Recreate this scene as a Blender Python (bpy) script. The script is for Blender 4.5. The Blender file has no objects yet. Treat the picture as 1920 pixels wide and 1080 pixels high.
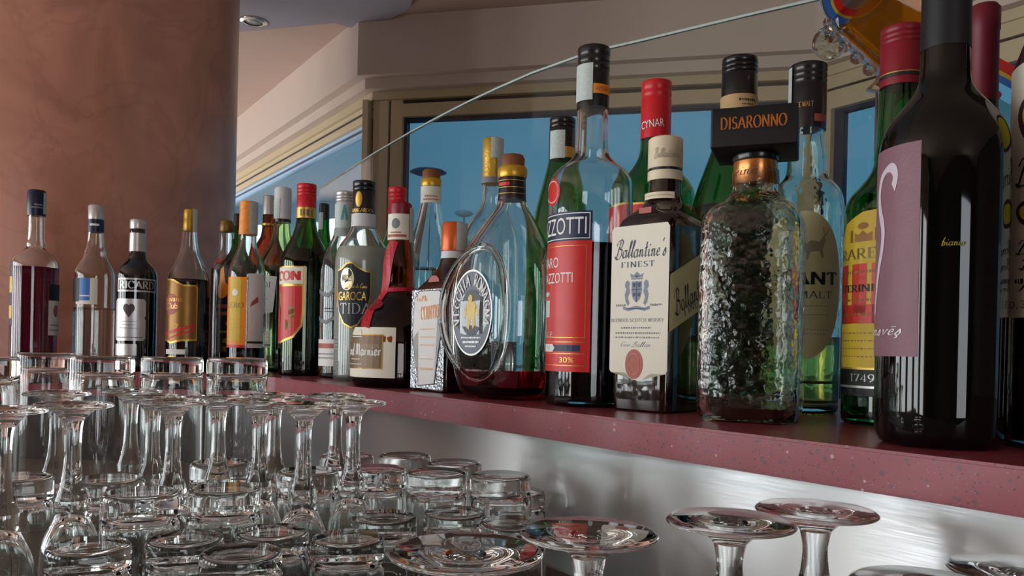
import bpy, bmesh, math, random
from mathutils import Vector, Matrix
random.seed(7)
sc = bpy.context.scene
C = sc.collection
PI = math.pi
# ------------------------------------------------------------------ camera
F, ROLL, EYE = 1500.0, 0.022, 1.25          # focal length in pixels of the 1920 px frame
cam_d = bpy.data.cameras.new('camera'); cam = bpy.data.objects.new('camera', cam_d); C.objects.link(cam)
cam_d.sensor_width = 36; cam_d.lens = F/1920*36; cam_d.shift_y = 111/1920; cam_d.clip_start = .02
cam.matrix_world = Matrix.Translation((0, 0, EYE)) @ Matrix.Rotation(PI/2, 4, 'X') @ Matrix.Rotation(ROLL, 4, 'Z')
sc.camera = cam
# ------------------------------------------------------------------ world (pale teal evening sky seen through the windows)
w = bpy.data.worlds.new('sky'); sc.world = w; w.use_nodes = True
wn = w.node_tree.nodes; wl = w.node_tree.links
tc = wn.new('ShaderNodeTexCoord'); sx = wn.new('ShaderNodeSeparateXYZ'); rp = wn.new('ShaderNodeValToRGB')
wl.new(tc.outputs['Generated'], sx.inputs[0]); wl.new(sx.outputs['Z'], rp.inputs[0]); wl.new(rp.outputs[0], wn['Background'].inputs[0])
rp.color_ramp.elements[0].position = 0.0; rp.color_ramp.elements[0].color = (.115, .25, .33, 1)
rp.color_ramp.elements[1].position = .55; rp.color_ramp.elements[1].color = (.085, .215, .33, 1)
wn['Background'].inputs[1].default_value = 1.2
# ------------------------------------------------------------------ daylight through the big window on the left, a rear window, and added far-left fill
def area(name, loc, target, sx_, sy_, power, col):
    l = bpy.data.lights.new(name, 'AREA'); l.shape = 'RECTANGLE'; l.size = sx_; l.size_y = sy_; l.energy = power; l.color = col
    o = bpy.data.objects.new(name, l); C.objects.link(o); o.location = loc
    o.rotation_euler = (Vector(target)-Vector(loc)).to_track_quat('-Z', 'Y').to_euler(); return o
for i in range(5):
    area('window_daylight', (-3.3, 1.36-.8*i, 1.02), (0, 1.36-.8*i, 1.02), .54, 1.9, 29, (.93, .97, 1.0))
for i in range(3):
    area('added_far_fill', (-3.3, 3.75+1.0*i, 1.15), (0, 3.75+1.0*i, 1.15), .86, 2.1, 25, (.96, .97, 1.0))  # unseen windows added to brighten the bay wall and ceiling
area('rear_window_daylight', (1.2, -3.95, 1.35), (1.2, 0, 1.35), 1.3, 1.5, 30, (.95, .97, 1.0))
# ------------------------------------------------------------------ exposure and sampling
sc.view_settings.view_transform = 'Standard'; sc.view_settings.look = 'None'; sc.view_settings.gamma = 1
sc.view_settings.use_curve_mapping = False; sc.view_settings.exposure = 0.0
cy = sc.cycles
cy.max_bounces = 20; cy.transmission_bounces = 18; cy.glossy_bounces = 6; cy.diffuse_bounces = 4; cy.transparent_max_bounces = 16
cy.sample_clamp_indirect = 5; cy.blur_glossy = .3

# ================================================================== helpers
def lin(c):
    return tuple(((x/255)/12.92 if x/255 <= .04045 else ((x/255+.055)/1.055)**2.4) for x in c)+(1,)
MATS = {}
def mat(name, col, rough=.5, metal=0, trans=0, ior=1.45, bump=0, bscale=300, var=.12, vscale=60, emit=0, coat=0, spec=.5):
    """procedural principled material; colour in sRGB 0-255, gently varied by a noise texture"""
    if name in MATS: return MATS[name]
    m = bpy.data.materials.new(name); m.use_nodes = True; MATS[name] = m
    nt = m.node_tree; b = nt.nodes['Principled BSDF']; c = lin(col)
    b.inputs['Base Color'].default_value = c; b.inputs['Roughness'].default_value = rough
    b.inputs['Metallic'].default_value = metal; b.inputs['Transmission Weight'].default_value = trans
    b.inputs['IOR'].default_value = ior; b.inputs['Coat Weight'].default_value = coat; b.inputs['Specular IOR Level'].default_value = spec
    if trans < .5 and var:
        t = nt.nodes.new('ShaderNodeTexCoord'); n = nt.nodes.new('ShaderNodeTexNoise'); n.inputs['Scale'].default_value = vscale
        mx = nt.nodes.new('ShaderNodeMix'); mx.data_type = 'RGBA'; mx.blend_type = 'MULTIPLY'
        r = nt.nodes.new('ShaderNodeMapRange'); r.inputs['To Min'].default_value = 1-var; r.inputs['To Max'].default_value = 1+var
        nt.links.new(t.outputs['Object'], n.inputs['Vector']); nt.links.new(n.outputs[0], r.inputs[0])
        mx.inputs[0].default_value = 1; mx.inputs[6].default_value = c
        nt.links.new(r.outputs[0], mx.inputs[7]); nt.links.new(mx.outputs[2], b.inputs['Base Color'])
    if bump:
        t = nt.nodes.new('ShaderNodeTexCoord'); n = nt.nodes.new('ShaderNodeTexNoise'); n.inputs['Scale'].default_value = bscale
        bu = nt.nodes.new('ShaderNodeBump'); bu.inputs['Strength'].default_value = bump; bu.inputs['Distance'].default_value = .002
        nt.links.new(t.outputs['Object'], n.inputs['Vector']); nt.links.new(n.outputs[0], bu.inputs['Height']); nt.links.new(bu.outputs[0], b.inputs['Normal'])
    return m
def link(name, me, m, parent=None, smooth=True):
    o = bpy.data.objects.new(name, me); C.objects.link(o)
    if m: me.materials.append(m)
    if smooth:
        for p in me.polygons: p.use_smooth = True
    if parent: o.parent = parent
    return o
def frombm(name, bm, m, parent=None, smooth=False):
    me = bpy.data.meshes.new(name); bm.to_mesh(me); bm.free(); return link(name, me, m, parent, smooth)
def sharp(o, ang=35):
    me = o.data; bm = bmesh.new(); bm.from_mesh(me)
    for e in bm.edges:
        if len(e.link_faces) == 2 and e.calc_face_angle(0) > math.radians(ang): e.smooth = False
    bm.to_mesh(me); bm.free(); return o
def struct(o): o['kind'] = 'structure'; return o
def tag(o, label, cat, group=None):
    o['label'] = label; o['category'] = cat
    if group: o['group'] = group
    return o
def empty(name, loc):
    o = bpy.data.objects.new(name, None); C.objects.link(o); o.location = loc; o.empty_display_size = .02; return o
def prism(name, poly, z0, z1, m, parent=None, bevel=0):
    bm = bmesh.new(); v = [bm.verts.new((x, y, z0)) for x, y in poly]; f = bm.faces.new(v)
    r = bmesh.ops.extrude_face_region(bm, geom=[f])
    for q in r['geom']:
        if isinstance(q, bmesh.types.BMVert): q.co.z = z1
    bmesh.ops.recalc_face_normals(bm, faces=bm.faces)
    if bevel: bmesh.ops.bevel(bm, geom=bm.edges[:], offset=bevel, segments=2, affect='EDGES', clamp_overlap=True)
    return frombm(name, bm, m, parent)
def box(name, p0, p1, m, parent=None, bevel=0):
    (x0, y0, z0), (x1, y1, z1) = p0, p1
    return prism(name, [(x0, y0), (x1, y0), (x1, y1), (x0, y1)], z0, z1, m, parent, bevel)
def chaikin(p, n=2):
    """corner cutting that keeps the ends; a doubled point stays sharp"""
    for _ in range(n):
        q = [p[0]]
        for a, b in zip(p, p[1:]):
            if a == b: q.append(a); continue
            q.append(tuple(.75*i+.25*j for i, j in zip(a, b))); q.append(tuple(.25*i+.75*j for i, j in zip(a, b)))
        q.append(p[-1]); p = q
    r = [p[0]]
    for a in p[1:]:
        if max(abs(i-j) for i, j in zip(a, r[-1])) > 1e-7: r.append(a)
    return r
def lathe_mesh(name, prof, seg=48, rib=0, ribn=16):
    """revolve (r, z) points; r == 0 ends close to the axis"""
    vs, fs, rows = [], [], []
    for i, (r, z) in enumerate(prof):
        if r < 1e-6: rows.append([len(vs)]); vs.append((0, 0, z)); continue
        row = []
        for k in range(seg):
            a = 2*PI*k/seg; rr = r*(1+rib*math.cos(ribn*a)) if rib else r
            row.append(len(vs)); vs.append((rr*math.cos(a), rr*math.sin(a), z))
        rows.append(row)
    for A, B_ in zip(rows, rows[1:]):
        for k in range(seg):
            k2 = (k+1) % seg
            if len(A) == 1 and len(B_) == 1: continue
            if len(A) == 1: fs.append((A[0], B_[k2], B_[k]))
            elif len(B_) == 1: fs.append((A[k], A[k2], B_[0]))
            else: fs.append((A[k], A[k2], B_[k2], B_[k]))
    me = bpy.data.meshes.new(name); me.from_pydata(vs, [], fs); me.update(); return me
def px(x, y): 
    u = x-960; v = 651-y; return (u-v*ROLL)/F, (v+u*ROLL)/F
def at(x, y, Y): s, t = px(x, y); return Vector((s*Y, Y, EYE+t*Y))
def atz(x, y, z): s, t = px(x, y); Y = (z-EYE)/t; return Vector((s*Y, Y, z))

# ------------------------------------------------------------------ lettering strokes
def arc(cx, cy, rx, ry, a0, a1, n=14):
    return [(cx+rx*math.cos(math.radians(a0+(a1-a0)*i/n)), cy+ry*math.sin(math.radians(a0+(a1-a0)*i/n))) for i in range(n+1)]
S_ = lambda *p: ('s', list(p))
P_ = lambda *p: ('p', list(p))
A_ = lambda *a: ('p', arc(*a))
ROMAN = {
 'A': (.8, [S_((.05, 0), (.4, 1)), S_((.75, 0), (.4, 1.0)), P_((.18, .35), (.62, .35))]),
 'B': (.62, [S_((.12, 0), (.12, 1)), P_((.12, 1), *arc(.3, .76, .22, .24, 90, -90), (.12, .52)), P_(*arc(.3, .26, .27, .26, 90, -90), (.12, 0))]),
 'C': (.75, [A_(.42, .5, .36, .5, 50, 310), P_((.68, .72), (.68, .98))]),
 'D': (.78, [S_((.12, 0), (.12, 1)), P_((.12, 1), *arc(.3, .5, .4, .5, 90, -90), (.12, 0))]),
 'E': (.6, [S_((.12, 0), (.12, 1)), P_((.12, 1), (.52, 1), (.52, .85)), P_((.12, .52), (.42, .52)), P_((.12, 0), (.55, 0), (.55, .17))]),
 'F': (.58, [S_((.12, 0), (.12, 1)), P_((.12, 1), (.52, 1), (.52, .83)), P_((.12, .52), (.42, .52))]),
 'G': (.78, [A_(.42, .5, .36, .5, 50, 340), P_((.76, .4), (.76, .05)), P_((.55, .42), (.84, .42))]),
 'H': (.8, [S_((.12, 0), (.12, 1)), S_((.68, 0), (.68, 1)), P_((.12, .52), (.68, .52))]),
 'I': (.32, [S_((.16, 0), (.16, 1))]),
 'K': (.7, [S_((.12, 0), (.12, 1)), S_((.6, 1), (.14, .45)), S_((.28, .58), (.66, 0))]),
 'L': (.6, [S_((.12, 0), (.12, 1)), P_((.12, 0), (.56, 0), (.56, .2))]),
 'M': (.95, [S_((.1, 0), (.14, 1)), P_((.14, 1), (.47, .05)), P_((.47, .05), (.8, 1)), S_((.8, 1), (.84, 0))]),
 'N': (.82, [S_((.12, 0), (.12, 1)), P_((.12, 1), (.7, 0)), S_((.7, 0), (.7, 1))]),
 'O': (.82, [A_(.41, .5, .36, .5, 0, 360, 22)]),
 'R': (.7, [S_((.12, 0), (.12, 1)), P_((.12, 1), *arc(.3, .75, .24, .25, 90, -90), (.12, .5)), S_((.3, .5), (.64, 0))]),
 'S': (.58, [P_(*arc(.3, .74, .22, .25, 30, 270, 10), *arc(.28, .25, .24, .25, 90, -150, 12))]),
 'T': (.7, [S_((.35, 0), (.35, 1)), P_((.05, .82), (.05, 1), (.65, 1), (.65, .82))]),
 'V': (.74, [S_((.05, 1), (.37, 0)), S_((.7, 1), (.37, .0))]),
 'W': (1.0, [S_((.05, 1), (.28, 0)), P_((.28, 0), (.5, .9)), P_((.5, .9), (.72, 0)), S_((.72, 0), (.96, 1))]),
 'Y': (.72, [P_((.05, 1), (.36, .5)), P_((.68, 1), (.36, .5)), S_((.36, .5), (.36, 0))]),
 '1': (.4, [S_((.2, 0), (.2, 1)), P_((.2, 1), (.06, .85))]),
 '7': (.55, [P_((.05, .85), (.05, 1), (.5, 1), (.2, 0))]),
 '4': (.6, [P_((.42, 0), (.42, 1), (.05, .3), (.58, .3))]),
 '9': (.58, [A_(.29, .7, .23, .3, -20, 340), P_((.51, .65), (.45, .3), (.2, 0))]),
 '&': (.8, [P_((.75, 0), (.2, .75), *arc(.36, .82, .16, .18, 180, 0, 8), (.12, .35), *arc(.32, .22, .22, .22, 160, 330, 8), (.72, .45))]),
 ' ': (.35, []),
}
SCRIPT = {
 'a': (.5, [P_(*arc(.19, .22, .17, .22, 55, 320, 12)), P_((.4, .47), (.38, .3), (.37, .08), (.43, 0), (.54, .12))]),
 'b': (.44, [P_((.04, .4), (.2, .9), (.24, 1), (.16, .9), (.1, .05)), A_(.22, .2, .15, .22, 150, -190)]),
 'c': (.36, [P_(*arc(.2, .22, .18, .22, 50, 300, 10), (.42, .1))]),
 'd': (.48, [A_(.2, .22, .18, .22, 40, 400), P_((.38, 1), (.36, .06), (.42, 0), (.5, .1))]),
 'e': (.38, [P_((.04, .2), (.3, .28), (.28, .42), (.16, .45), (.05, .3), (.06, .1), (.16, 0), (.38, .1))]),
 'g': (.44, [A_(.2, .22, .18, .22, 40, 400), P_((.37, .44), (.36, -.2), (.2, -.38), (.05, -.25), (.46, .1))]),
 'i': (.26, [P_((.08, .42), (.08, .06), (.14, 0), (.28, .1)), P_((.1, .62), (.14, .7))]),
 'l': (.26, [P_((0, .1), (.2, .65), (.26, .95), (.2, 1.02), (.13, .9), (.09, .1), (.14, 0), (.28, .1))]),
 'm': (.7, [P_((0, .3), (.08, .44), (.1, .4), (.1, 0)), P_((.1, .25), (.22, .44), (.31, .4), (.32, 0)), P_((.32, .25), (.44, .44), (.53, .4), (.54, .08), (.6, 0), (.7, .1))]),
 'n': (.5, [P_((0, .3), (.08, .44), (.1, .4), (.1, 0)), P_((.1, .25), (.22, .44), (.33, .4), (.34, .08), (.4, 0), (.52, .1))]),
 'o': (.42, [A_(.2, .22, .18, .22, 90, 450), P_((.2, .44), (.42, .36))]),
 'r': (.36, [P_((0, .3), (.08, .44), (.1, .4), (.1, 0)), P_((.1, .26), (.2, .42), (.33, .42))]),
 's': (.34, [P_((0, .05), (.2, .46), (.2, .4), (.28, .2), (.22, .02), (.1, 0), (.03, .08))]),
 't': (.3, [P_((.12, .85), (.1, .08), (.16, 0), (.3, .1)), P_((-.02, .5), (.28, .54))]),
 'u': (.48, [P_((.06, .44), (.06, .1), (.14, 0), (.26, .06), (.34, .44)), P_((.34, .44), (.35, .06), (.4, 0), (.5, .1))]),
 'v': (.42, [P_((0, .4), (.08, .44), (.18, 0), (.36, .44), (.44, .4))]),
 'y': (.44, [P_((.04, .44), (.1, .08), (.2, .04), (.34, .44)), P_((.34, .44), (.2, -.3), (.05, -.3))]),
 'B': (.66, [P_((.08, .0), (.14, .3), (.3, 1)), P_((-.1, .75), (.02, 1.0), (.4, 1.1), (.58, .95), (.5, .68), (.26, .56)), P_((.26, .56), (.56, .5), (.6, .2), (.4, -.04), (.1, -.06), (-.14, .1))]),
 'G': (.66, [P_((.58, .85), (.4, 1.02), (.14, .85), (.06, .45), (.16, .06), (.4, 0), (.56, .2), (.56, .42), (.36, .42))]),
 'M': (.9, [P_((0, .05), (.1, .05), (.14, .95), (.06, .85)), P_((.14, .95), (.36, .75), (.36, .05)), P_((.36, .75), (.58, .98), (.7, .8), (.68, .08), (.8, 0))]),
 'T': (.6, [P_((.3, 1), (.24, .1), (.1, 0)), P_((0, .9), (.1, 1.02), (.6, 1.02))]),
 'H': (.8, [P_((.12, 1), (.1, 0)), P_((.6, 1), (.56, .06), (.66, 0)), P_((.1, .5), (.6, .54))]),
 'C': (.6, [P_(*arc(.36, .5, .32, .5, 50, 310, 14))]),
 'P': (.6, [P_((.18, 1), (.1, 0)), P_((0, .85), (.2, 1.02), (.5, .95), (.5, .65), (.2, .5))]),
 "'": (.16, [P_((.12, 1.0), (.06, .82))]), ' ': (.3, []), '\u0113': (.38, [P_((.04, .2), (.3, .28), (.28, .42), (.16, .45), (.05, .3), (.06, .1), (.16, 0), (.38, .1)), P_((.06, .66), (.34, .66))]),
 '\u015f': (.34, [P_((0, .05), (.2, .46), (.2, .4), (.28, .2), (.22, .02), (.1, 0), (.03, .08)), P_((.14, 0), (.2, -.12), (.08, -.22))]),
}
def ribbon(pts, wmax, wmin, nib):
    out = []
    for i, p in enumerate(pts):
        a = pts[max(0, i-1)]; b = pts[min(len(pts)-1, i+1)]
        dx, dy = b[0]-a[0], b[1]-a[1]; L = math.hypot(dx, dy) or 1
        ww = wmin+(wmax-wmin)*abs(math.sin(math.atan2(dy, dx)-nib))
        out.append((p, (-dy/L*ww/2, dx/L*ww/2)))
    q = []
    for (p, n), (p2, n2) in zip(out, out[1:]):
        q.append([(p[0]+n[0], p[1]+n[1]), (p[0]-n[0], p[1]-n[1]), (p2[0]-n2[0], p2[1]-n2[1]), (p2[0]+n2[0], p2[1]+n2[1])])
    return q
def glyphs(s, font, wmax=.13, wmin=.035, nib=.15, track=.08, shear=0):
    """stroke lettering as small quads; returns polygons in em units"""
    fonts = {'roman': ROMAN, 'script': SCRIPT}[font]; x = 0; out = []
    for ch in s:
        wd, st = fonts.get(ch) or fonts.get(ch.upper()) or (.4, [])
        for kind, pts in st:
            out += [[(a+x+b*shear, b) for a, b in q] for q in ribbon(pts, wmax, wmin, nib)]
            if kind == 's':
                for a, b in (pts[0], pts[-1]):
                    if b < .01 or b > .99:
                        out.append([(a+x-.11+b*shear, b-.018), (a+x+.11+b*shear, b-.018), (a+x+.11+b*shear, b+.018), (a+x-.11+b*shear, b+.018)])
        x += wd+track
    return out
def font_polys(s):
    cu = bpy.data.curves.new('t', 'FONT'); cu.body = s; cu.resolution_u = 3
    o = bpy.data.objects.new('t', cu); C.objects.link(o)
    me = bpy.data.meshes.new_from_object(o.evaluated_get(bpy.context.evaluated_depsgraph_get()))
    r = [[tuple(me.vertices[i].co[:2]) for i in p.vertices] for p in me.polygons]
    bpy.data.objects.remove(o); bpy.data.curves.remove(cu); bpy.data.meshes.remove(me); return r
def fit(polys, x0, x1, y0, y1):
    xs = [p[0] for q in polys for p in q]; ys = [p[1] for q in polys for p in q]
    a, b, c, d = min(xs), max(xs), min(ys), max(ys)
    return [[(x0+(p[0]-a)/(b-a)*(x1-x0), y0+(p[1]-c)/(d-c)*(y1-y0)) for p in q] for q in polys]
def ell(cx, cy, rx, ry, n=32, a0=0, a1=360): return [(cx+rx*math.cos(math.radians(a0+(a1-a0)*i/n)), cy+ry*math.sin(math.radians(a0+(a1-a0)*i/n))) for i in range(n+(a1-a0 < 360))]
def band(outer, inner):
    n = len(outer); return [[outer[i], outer[(i+1) % n], inner[(i+1) % n], inner[i]] for i in range(n)]
def rect(x0, x1, y0, y1): return [(x0, y0), (x1, y0), (x1, y1), (x0, y1)]
def frame(x0, x1, y0, y1, tx, ty=None):
    ty = ty or tx; return band(rect(x0, x1, y0, y1), rect(x0+tx, x1-tx, y0+ty, y1-ty))

class Surf:
    """a printed surface: maps fractions of a label onto the bottle"""
    def __init__(s, fn, W, z0, z1, parent, step): s.fn, s.W, s.z0, s.z1, s.o, s.step = fn, W, z0, z1, parent, step
    def put(s, name, polys, m, off=.0005, parent=None, thick=0):
        bm = bmesh.new(); H = s.z1-s.z0
        for q in polys:
            vs = [bm.verts.new(((x-.5)*s.W, s.z0+y*H, 0)) for x, y in q]
            if len(vs) > 2:
                try: bm.faces.new(vs)
                except ValueError: pass
        big = [f for f in bm.faces if len(f.verts) > 4]
        if big: bmesh.ops.triangulate(bm, faces=big)
        if s.step:
            xs = [v.co.x for v in bm.verts]; k = math.ceil(min(xs)/s.step)
            while k*s.step < max(xs):
                bmesh.ops.bisect_plane(bm, geom=bm.verts[:]+bm.edges[:]+bm.faces[:], plane_co=(k*s.step, 0, 0), plane_no=(1, 0, 0)); k += 1
            zs = [v.co.y for v in bm.verts]; hs = s.step*1.6; k = math.ceil(min(zs)/hs)
            while k*hs < max(zs):
                bmesh.ops.bisect_plane(bm, geom=bm.verts[:]+bm.edges[:]+bm.faces[:], plane_co=(0, k*hs, 0), plane_no=(0, 1, 0)); k += 1
        for v in bm.verts: v.co = s.fn(v.co.x, v.co.y, off)
        bmesh.ops.recalc_face_normals(bm, faces=bm.faces)
        return frombm(name, bm, m, parent or s.o)
    def text(s, t, x0, x1, y0, y1, m, name='lettering', font='sans', off=.0006, rot=0, **k):
        p = font_polys(t) if font == 'sans' else glyphs(t, font, **k)
        p = fit(p, x0, x1, y0, y1)
        if rot: 
            a = rot; cx, cy_ = (x0+x1)/2, (y0+y1)/2; q = s.W/(s.z1-s.z0)
            p = [[(cx+(x-cx)*math.cos(a)-(y-cy_)/q*math.sin(a), cy_+(x-cx)*q*math.sin(a)+(y-cy_)*math.cos(a)) for x, y in g] for g in p]
        return s.put(name, p, m, off)
    def lines(s, rows, m, name='small_print', off=.0005):
        """fine print too small to read: rows of short strokes"""
        p = []
        for x0, x1, y, h in rows:
            x = x0
            while x < x1-.004:
                d = random.uniform(.012, .035); e = min(x+d, x1); p.append(rect(x, e, y-h*random.uniform(.35, .5), y+h*random.uniform(.3, .5))); x = e+.012
        return s.put(name, p, m, off)

# ------------------------------------------------------------------ bottle builder
class Bottle:
    def __init__(s, name, label, cx, ym, Y, cat='bottle', group='bottles along the bar shelf'):
        sx_, _ = px(cx, ym); s.cx, s.ym, s.Y = cx, ym, Y
        s.X = sx_*Y; d = math.hypot(s.X, Y); s.ca = Y/d
        s.c = Vector((-s.X/d, -Y/d, 0)); s.rt = Vector((Y/d, -s.X/d, 0)); s.kz = Y/F; s.kr = Y/F*s.ca
        s.o = tag(empty(name, (s.X, Y, SHELF)), label, cat, group); s.prof = []
    def z(s, y):
        if y is None: return 0.0
        return EYE+px(s.cx, y)[1]*s.Y-SHELF
    def r(s, h): return h*s.kr
    def pts(s, p): return [(s.r(h) if h > .01 else 0, s.z(y)) for y, h in p]
    def dirn(s, th): return s.c*math.cos(th)+s.rt*math.sin(th)
    def R(s, z):
        p = s.prof
        for (r0, z0), (r1, z1) in zip(p, p[1:]):
            if z0 <= z <= z1 and z1 > z0: return r0+(r1-r0)*(z-z0)/(z1-z0)
        return p[-1][0] if z > p[-1][1] else p[0][0]
    def body(s, p, m, shell=0, name='glass_body', ch=2, foot=.004, bottom=.006):
        """p: (y_px, halfwidth_px) from the base (y None) to the lip"""
        q = chaikin(s.pts(p), ch); r0 = q[0][0]; f = min(foot, r0*.3)
        q = [(r0-f, 0), (r0-f*.3, f*.3), (r0, f)]+[a for a in q[1:] if a[1] > f*1.2]
        s.prof = q
        if not shell:
            me = lathe_mesh(name, [(0, .0)]+q+[(0, q[-1][1])])
        else:
            t = shell; inn = [(max(r-t, .002), z) for r, z in q if z > bottom+.002]
            s.inner = [(max(s.R(bottom)-t-.006, .002), bottom), (s.R(bottom+.004)-t, bottom+.005)]+[a for a in inn if a[1] > bottom+.006]
            me = lathe_mesh(name, [(0, .0)]+q+s.inner[::-1]+[(0, bottom)])
        return link(name, me, m, s.o)
    def liquid(s, level, m, name='liquid'):
        zl = s.z(level); q = [(r+.0004, z) for r, z in s.inner if z < zl]
        q[0] = (q[0][0], q[0][1]-.0004); q.append((q[-1][0], zl))
        return link(name, lathe_mesh(name, [(0, q[0][1])]+q+[(0, zl)]), m, s.o)
    def ring(s, name, p, m, parent=None, ch=0, cap=True, grooves=0):
        """a turned cap, collar or capsule; p as in body. cap closes the top. grooves: knurled threads"""
        q = s.pts(p)
        if ch: q = chaikin(q, ch)
        if cap and q[-1][0] > .004: 
            r, z = q[-1]; q = q[:-1]+[(r, z-.0018), (r-.0005, z-.0005), (r-.0018, z)]
        me = lathe_mesh(name, [(0, q[0][1])]+q+[(0, q[-1][1])], 40)
        return sharp(link(name, me, m, parent or s.o), 50)
    def screw(s, name, y0, y1, h, m, n=3, at_=.35, taper=1):
        """a rolled aluminium screw cap with bead rings near its top"""
        p = [(y0, h)]; H = y0-y1
        for i in range(n):
            yy = y1+H*(at_-i*at_/(n+.5)); d = H*.018
            p += [(yy+d*1.5, h), (yy, h*.955), (yy-d*1.5, h)]
        p += [(y1, h*taper)]
        p.sort(key=lambda a: -a[0]); return s.ring(name, p, m)
    def ang(s, x, hw): return math.asin(max(-1, min(1, (x-s.cx)/hw)))
    def label(s, name, th0, th1, y0, y1, m, outline=None, parent=None, off=.0003, R=None):
        """a paper label between two angles (radians, 0 faces the viewer); outline in fractions"""
        z0, z1 = sorted((s.z(y1), s.z(y0))); th = (th0+th1)/2; Rm = R or s.R((z0+z1)/2)
        def fn(a, z, o):
            t = th+a/Rm; return s.dirn(t)*((R or s.R(z))+o)+Vector((0, 0, z))
        L = Surf(fn, Rm*(th1-th0), z0, z1, None, Rm*.14)
        L.o = L.put(name, outline or [rect(0, 1, 0, 1)], m, off, parent or s.o)
        L.o.data.update()
        for p in L.o.data.polygons: p.use_smooth = True
        return L
    def flat(s, name, org, nrm, W, y0, y1, m, outline=None, parent=None, off=.0004, up=None):
        z0, z1 = sorted((s.z(y1), s.z(y0))); rgt = Vector((0, 0, 1)).cross(nrm).normalized()
        def fn(a, z, o): return org+rgt*a+Vector((0, 0, z))+nrm*o
        L = Surf(fn, W, z0, z1, None, 0); L.o = L.put(name, outline or [rect(0, 1, 0, 1)], m, off, parent or s.o); return L
def rrect(hx, hy, rc, n=6):
    rc = min(rc, hx*.999, hy*.999); out = []
    for cx, cy_, a0 in ((hx-rc, hy-rc, 0), (-hx+rc, hy-rc, 90), (-hx+rc, -hy+rc, 180), (hx-rc, -hy+rc, 270)):
        for i in range(n): a = math.radians(a0+90*i/(n-1)); out.append((cx+rc*math.cos(a), cy_+rc*math.sin(a)))
    return out
def loft(name, rings, ex, ey, m, parent, inner=None, smooth=True):
    """rings: (z, loop); stacked loops make a closed body, with an inner wall when given"""
    vs, fs = [], []; allr = rings+(inner[::-1] if inner else []); n = len(rings[0][1])
    for z, lp in allr:
        for a, b in lp: vs.append(ex*a+ey*b+Vector((0, 0, z)))
    for i in range(len(allr)-1):
        for k in range(n): fs.append((i*n+k, i*n+(k+1) % n, (i+1)*n+(k+1) % n, (i+1)*n+k))
    fs.append(tuple(range(n-1, -1, -1))); e = (len(allr)-1)*n; fs.append(tuple(range(e, e+n)))
    me = bpy.data.meshes.new(name); me.from_pydata([tuple(v) for v in vs], [], fs); me.update()
    bm = bmesh.new(); bm.from_mesh(me); bmesh.ops.recalc_face_normals(bm, faces=bm.faces); bm.to_mesh(me); bm.free()
    return sharp(link(name, me, m, parent, smooth), 40)
def tube(name, pts, r, m, parent=None, closed=False, seg=8):
    vs, fs = [], []; n = len(pts); pts = [Vector(p) for p in pts]
    for i, p in enumerate(pts):
        a = pts[(i-1) % n] if closed or i else p; b = pts[(i+1) % n] if closed or i < n-1 else p
        t = (b-a).normalized(); u = t.cross(Vector((.13, .37, .92))).normalized(); v = t.cross(u)
        for k in range(seg): an = 2*PI*k/seg; vs.append(p+u*r*math.cos(an)+v*r*math.sin(an))
    for i in range(n if closed else n-1):
        j = (i+1) % n
        for k in range(seg): fs.append((i*seg+k, i*seg+(k+1) % seg, j*seg+(k+1) % seg, j*seg+k))
    if not closed: fs.append(tuple(range(seg-1, -1, -1))); fs.append(tuple((n-1)*seg+k for k in range(seg)))
    me = bpy.data.meshes.new(name); me.from_pydata([tuple(v) for v in vs], [], fs); me.update(); return link(name, me, m, parent)

# ================================================================== the room
SHELF, COUNTER, CEIL = EYE-.055, EYE-.205, EYE+1.106
P1, DR, NR = Vector((.2605, .405)), Vector((-.602, .799)), Vector((.799, .602))
def bar(t, o): p = P1+DR*t+NR*o; return (p.x, p.y)
# --- materials of the setting
plaster = mat('warm_plaster', (186, 160, 146), .85, bump=.05, bscale=80, var=.05, vscale=3)
plaster2 = mat('pale_plaster', (196, 178, 164), .8, bump=.05, bscale=80, var=.05, vscale=3)
brownwall = mat('brown_wall_panel', (72, 56, 48), .6, var=.1, vscale=3)
lav = mat('lavender_lit_plaster', (150, 146, 156), .85, var=.05, vscale=3)
bronze = mat('champagne_aluminium', (190, 172, 138), .45, .1, var=.05, vscale=8)
gasket = mat('dark_blue_gasket', (26, 40, 66), .5, var=.05)
dark_gap = mat('dark_joint', (52, 44, 38), .7, var=.05)
def thin_fresnel(nt, base):
    # reflectance of a thin pane: rises towards grazing view, the same from both faces
    lw = nt.nodes.new('ShaderNodeLayerWeight'); lw.inputs[0].default_value = .5
    pw = nt.nodes.new('ShaderNodeMath'); pw.operation = 'POWER'; pw.inputs[1].default_value = 5
    ma = nt.nodes.new('ShaderNodeMath'); ma.operation = 'MULTIPLY_ADD'; ma.inputs[1].default_value = .8; ma.inputs[2].default_value = base
    nt.links.new(lw.outputs['Facing'], pw.inputs[0]); nt.links.new(pw.outputs[0], ma.inputs[0]); return ma
def pane_mat():
    m = bpy.data.materials.new('window_glass'); m.use_nodes = True; nt = m.node_tree; nt.nodes.remove(nt.nodes['Principled BSDF'])
    t = nt.nodes.new('ShaderNodeBsdfTransparent'); g = nt.nodes.new('ShaderNodeBsdfGlossy'); f = thin_fresnel(nt, .03); x = nt.nodes.new('ShaderNodeMixShader')
    t.inputs[0].default_value = (.72, .84, .88, 1); g.inputs['Roughness'].default_value = .02
    nt.links.new(f.outputs[0], x.inputs[0]); nt.links.new(t.outputs[0], x.inputs[1]); nt.links.new(g.outputs[0], x.inputs[2])
    nt.links.new(x.outputs[0], nt.nodes['Material Output'].inputs[0]); return m
pane_m = pane_mat()
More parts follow.
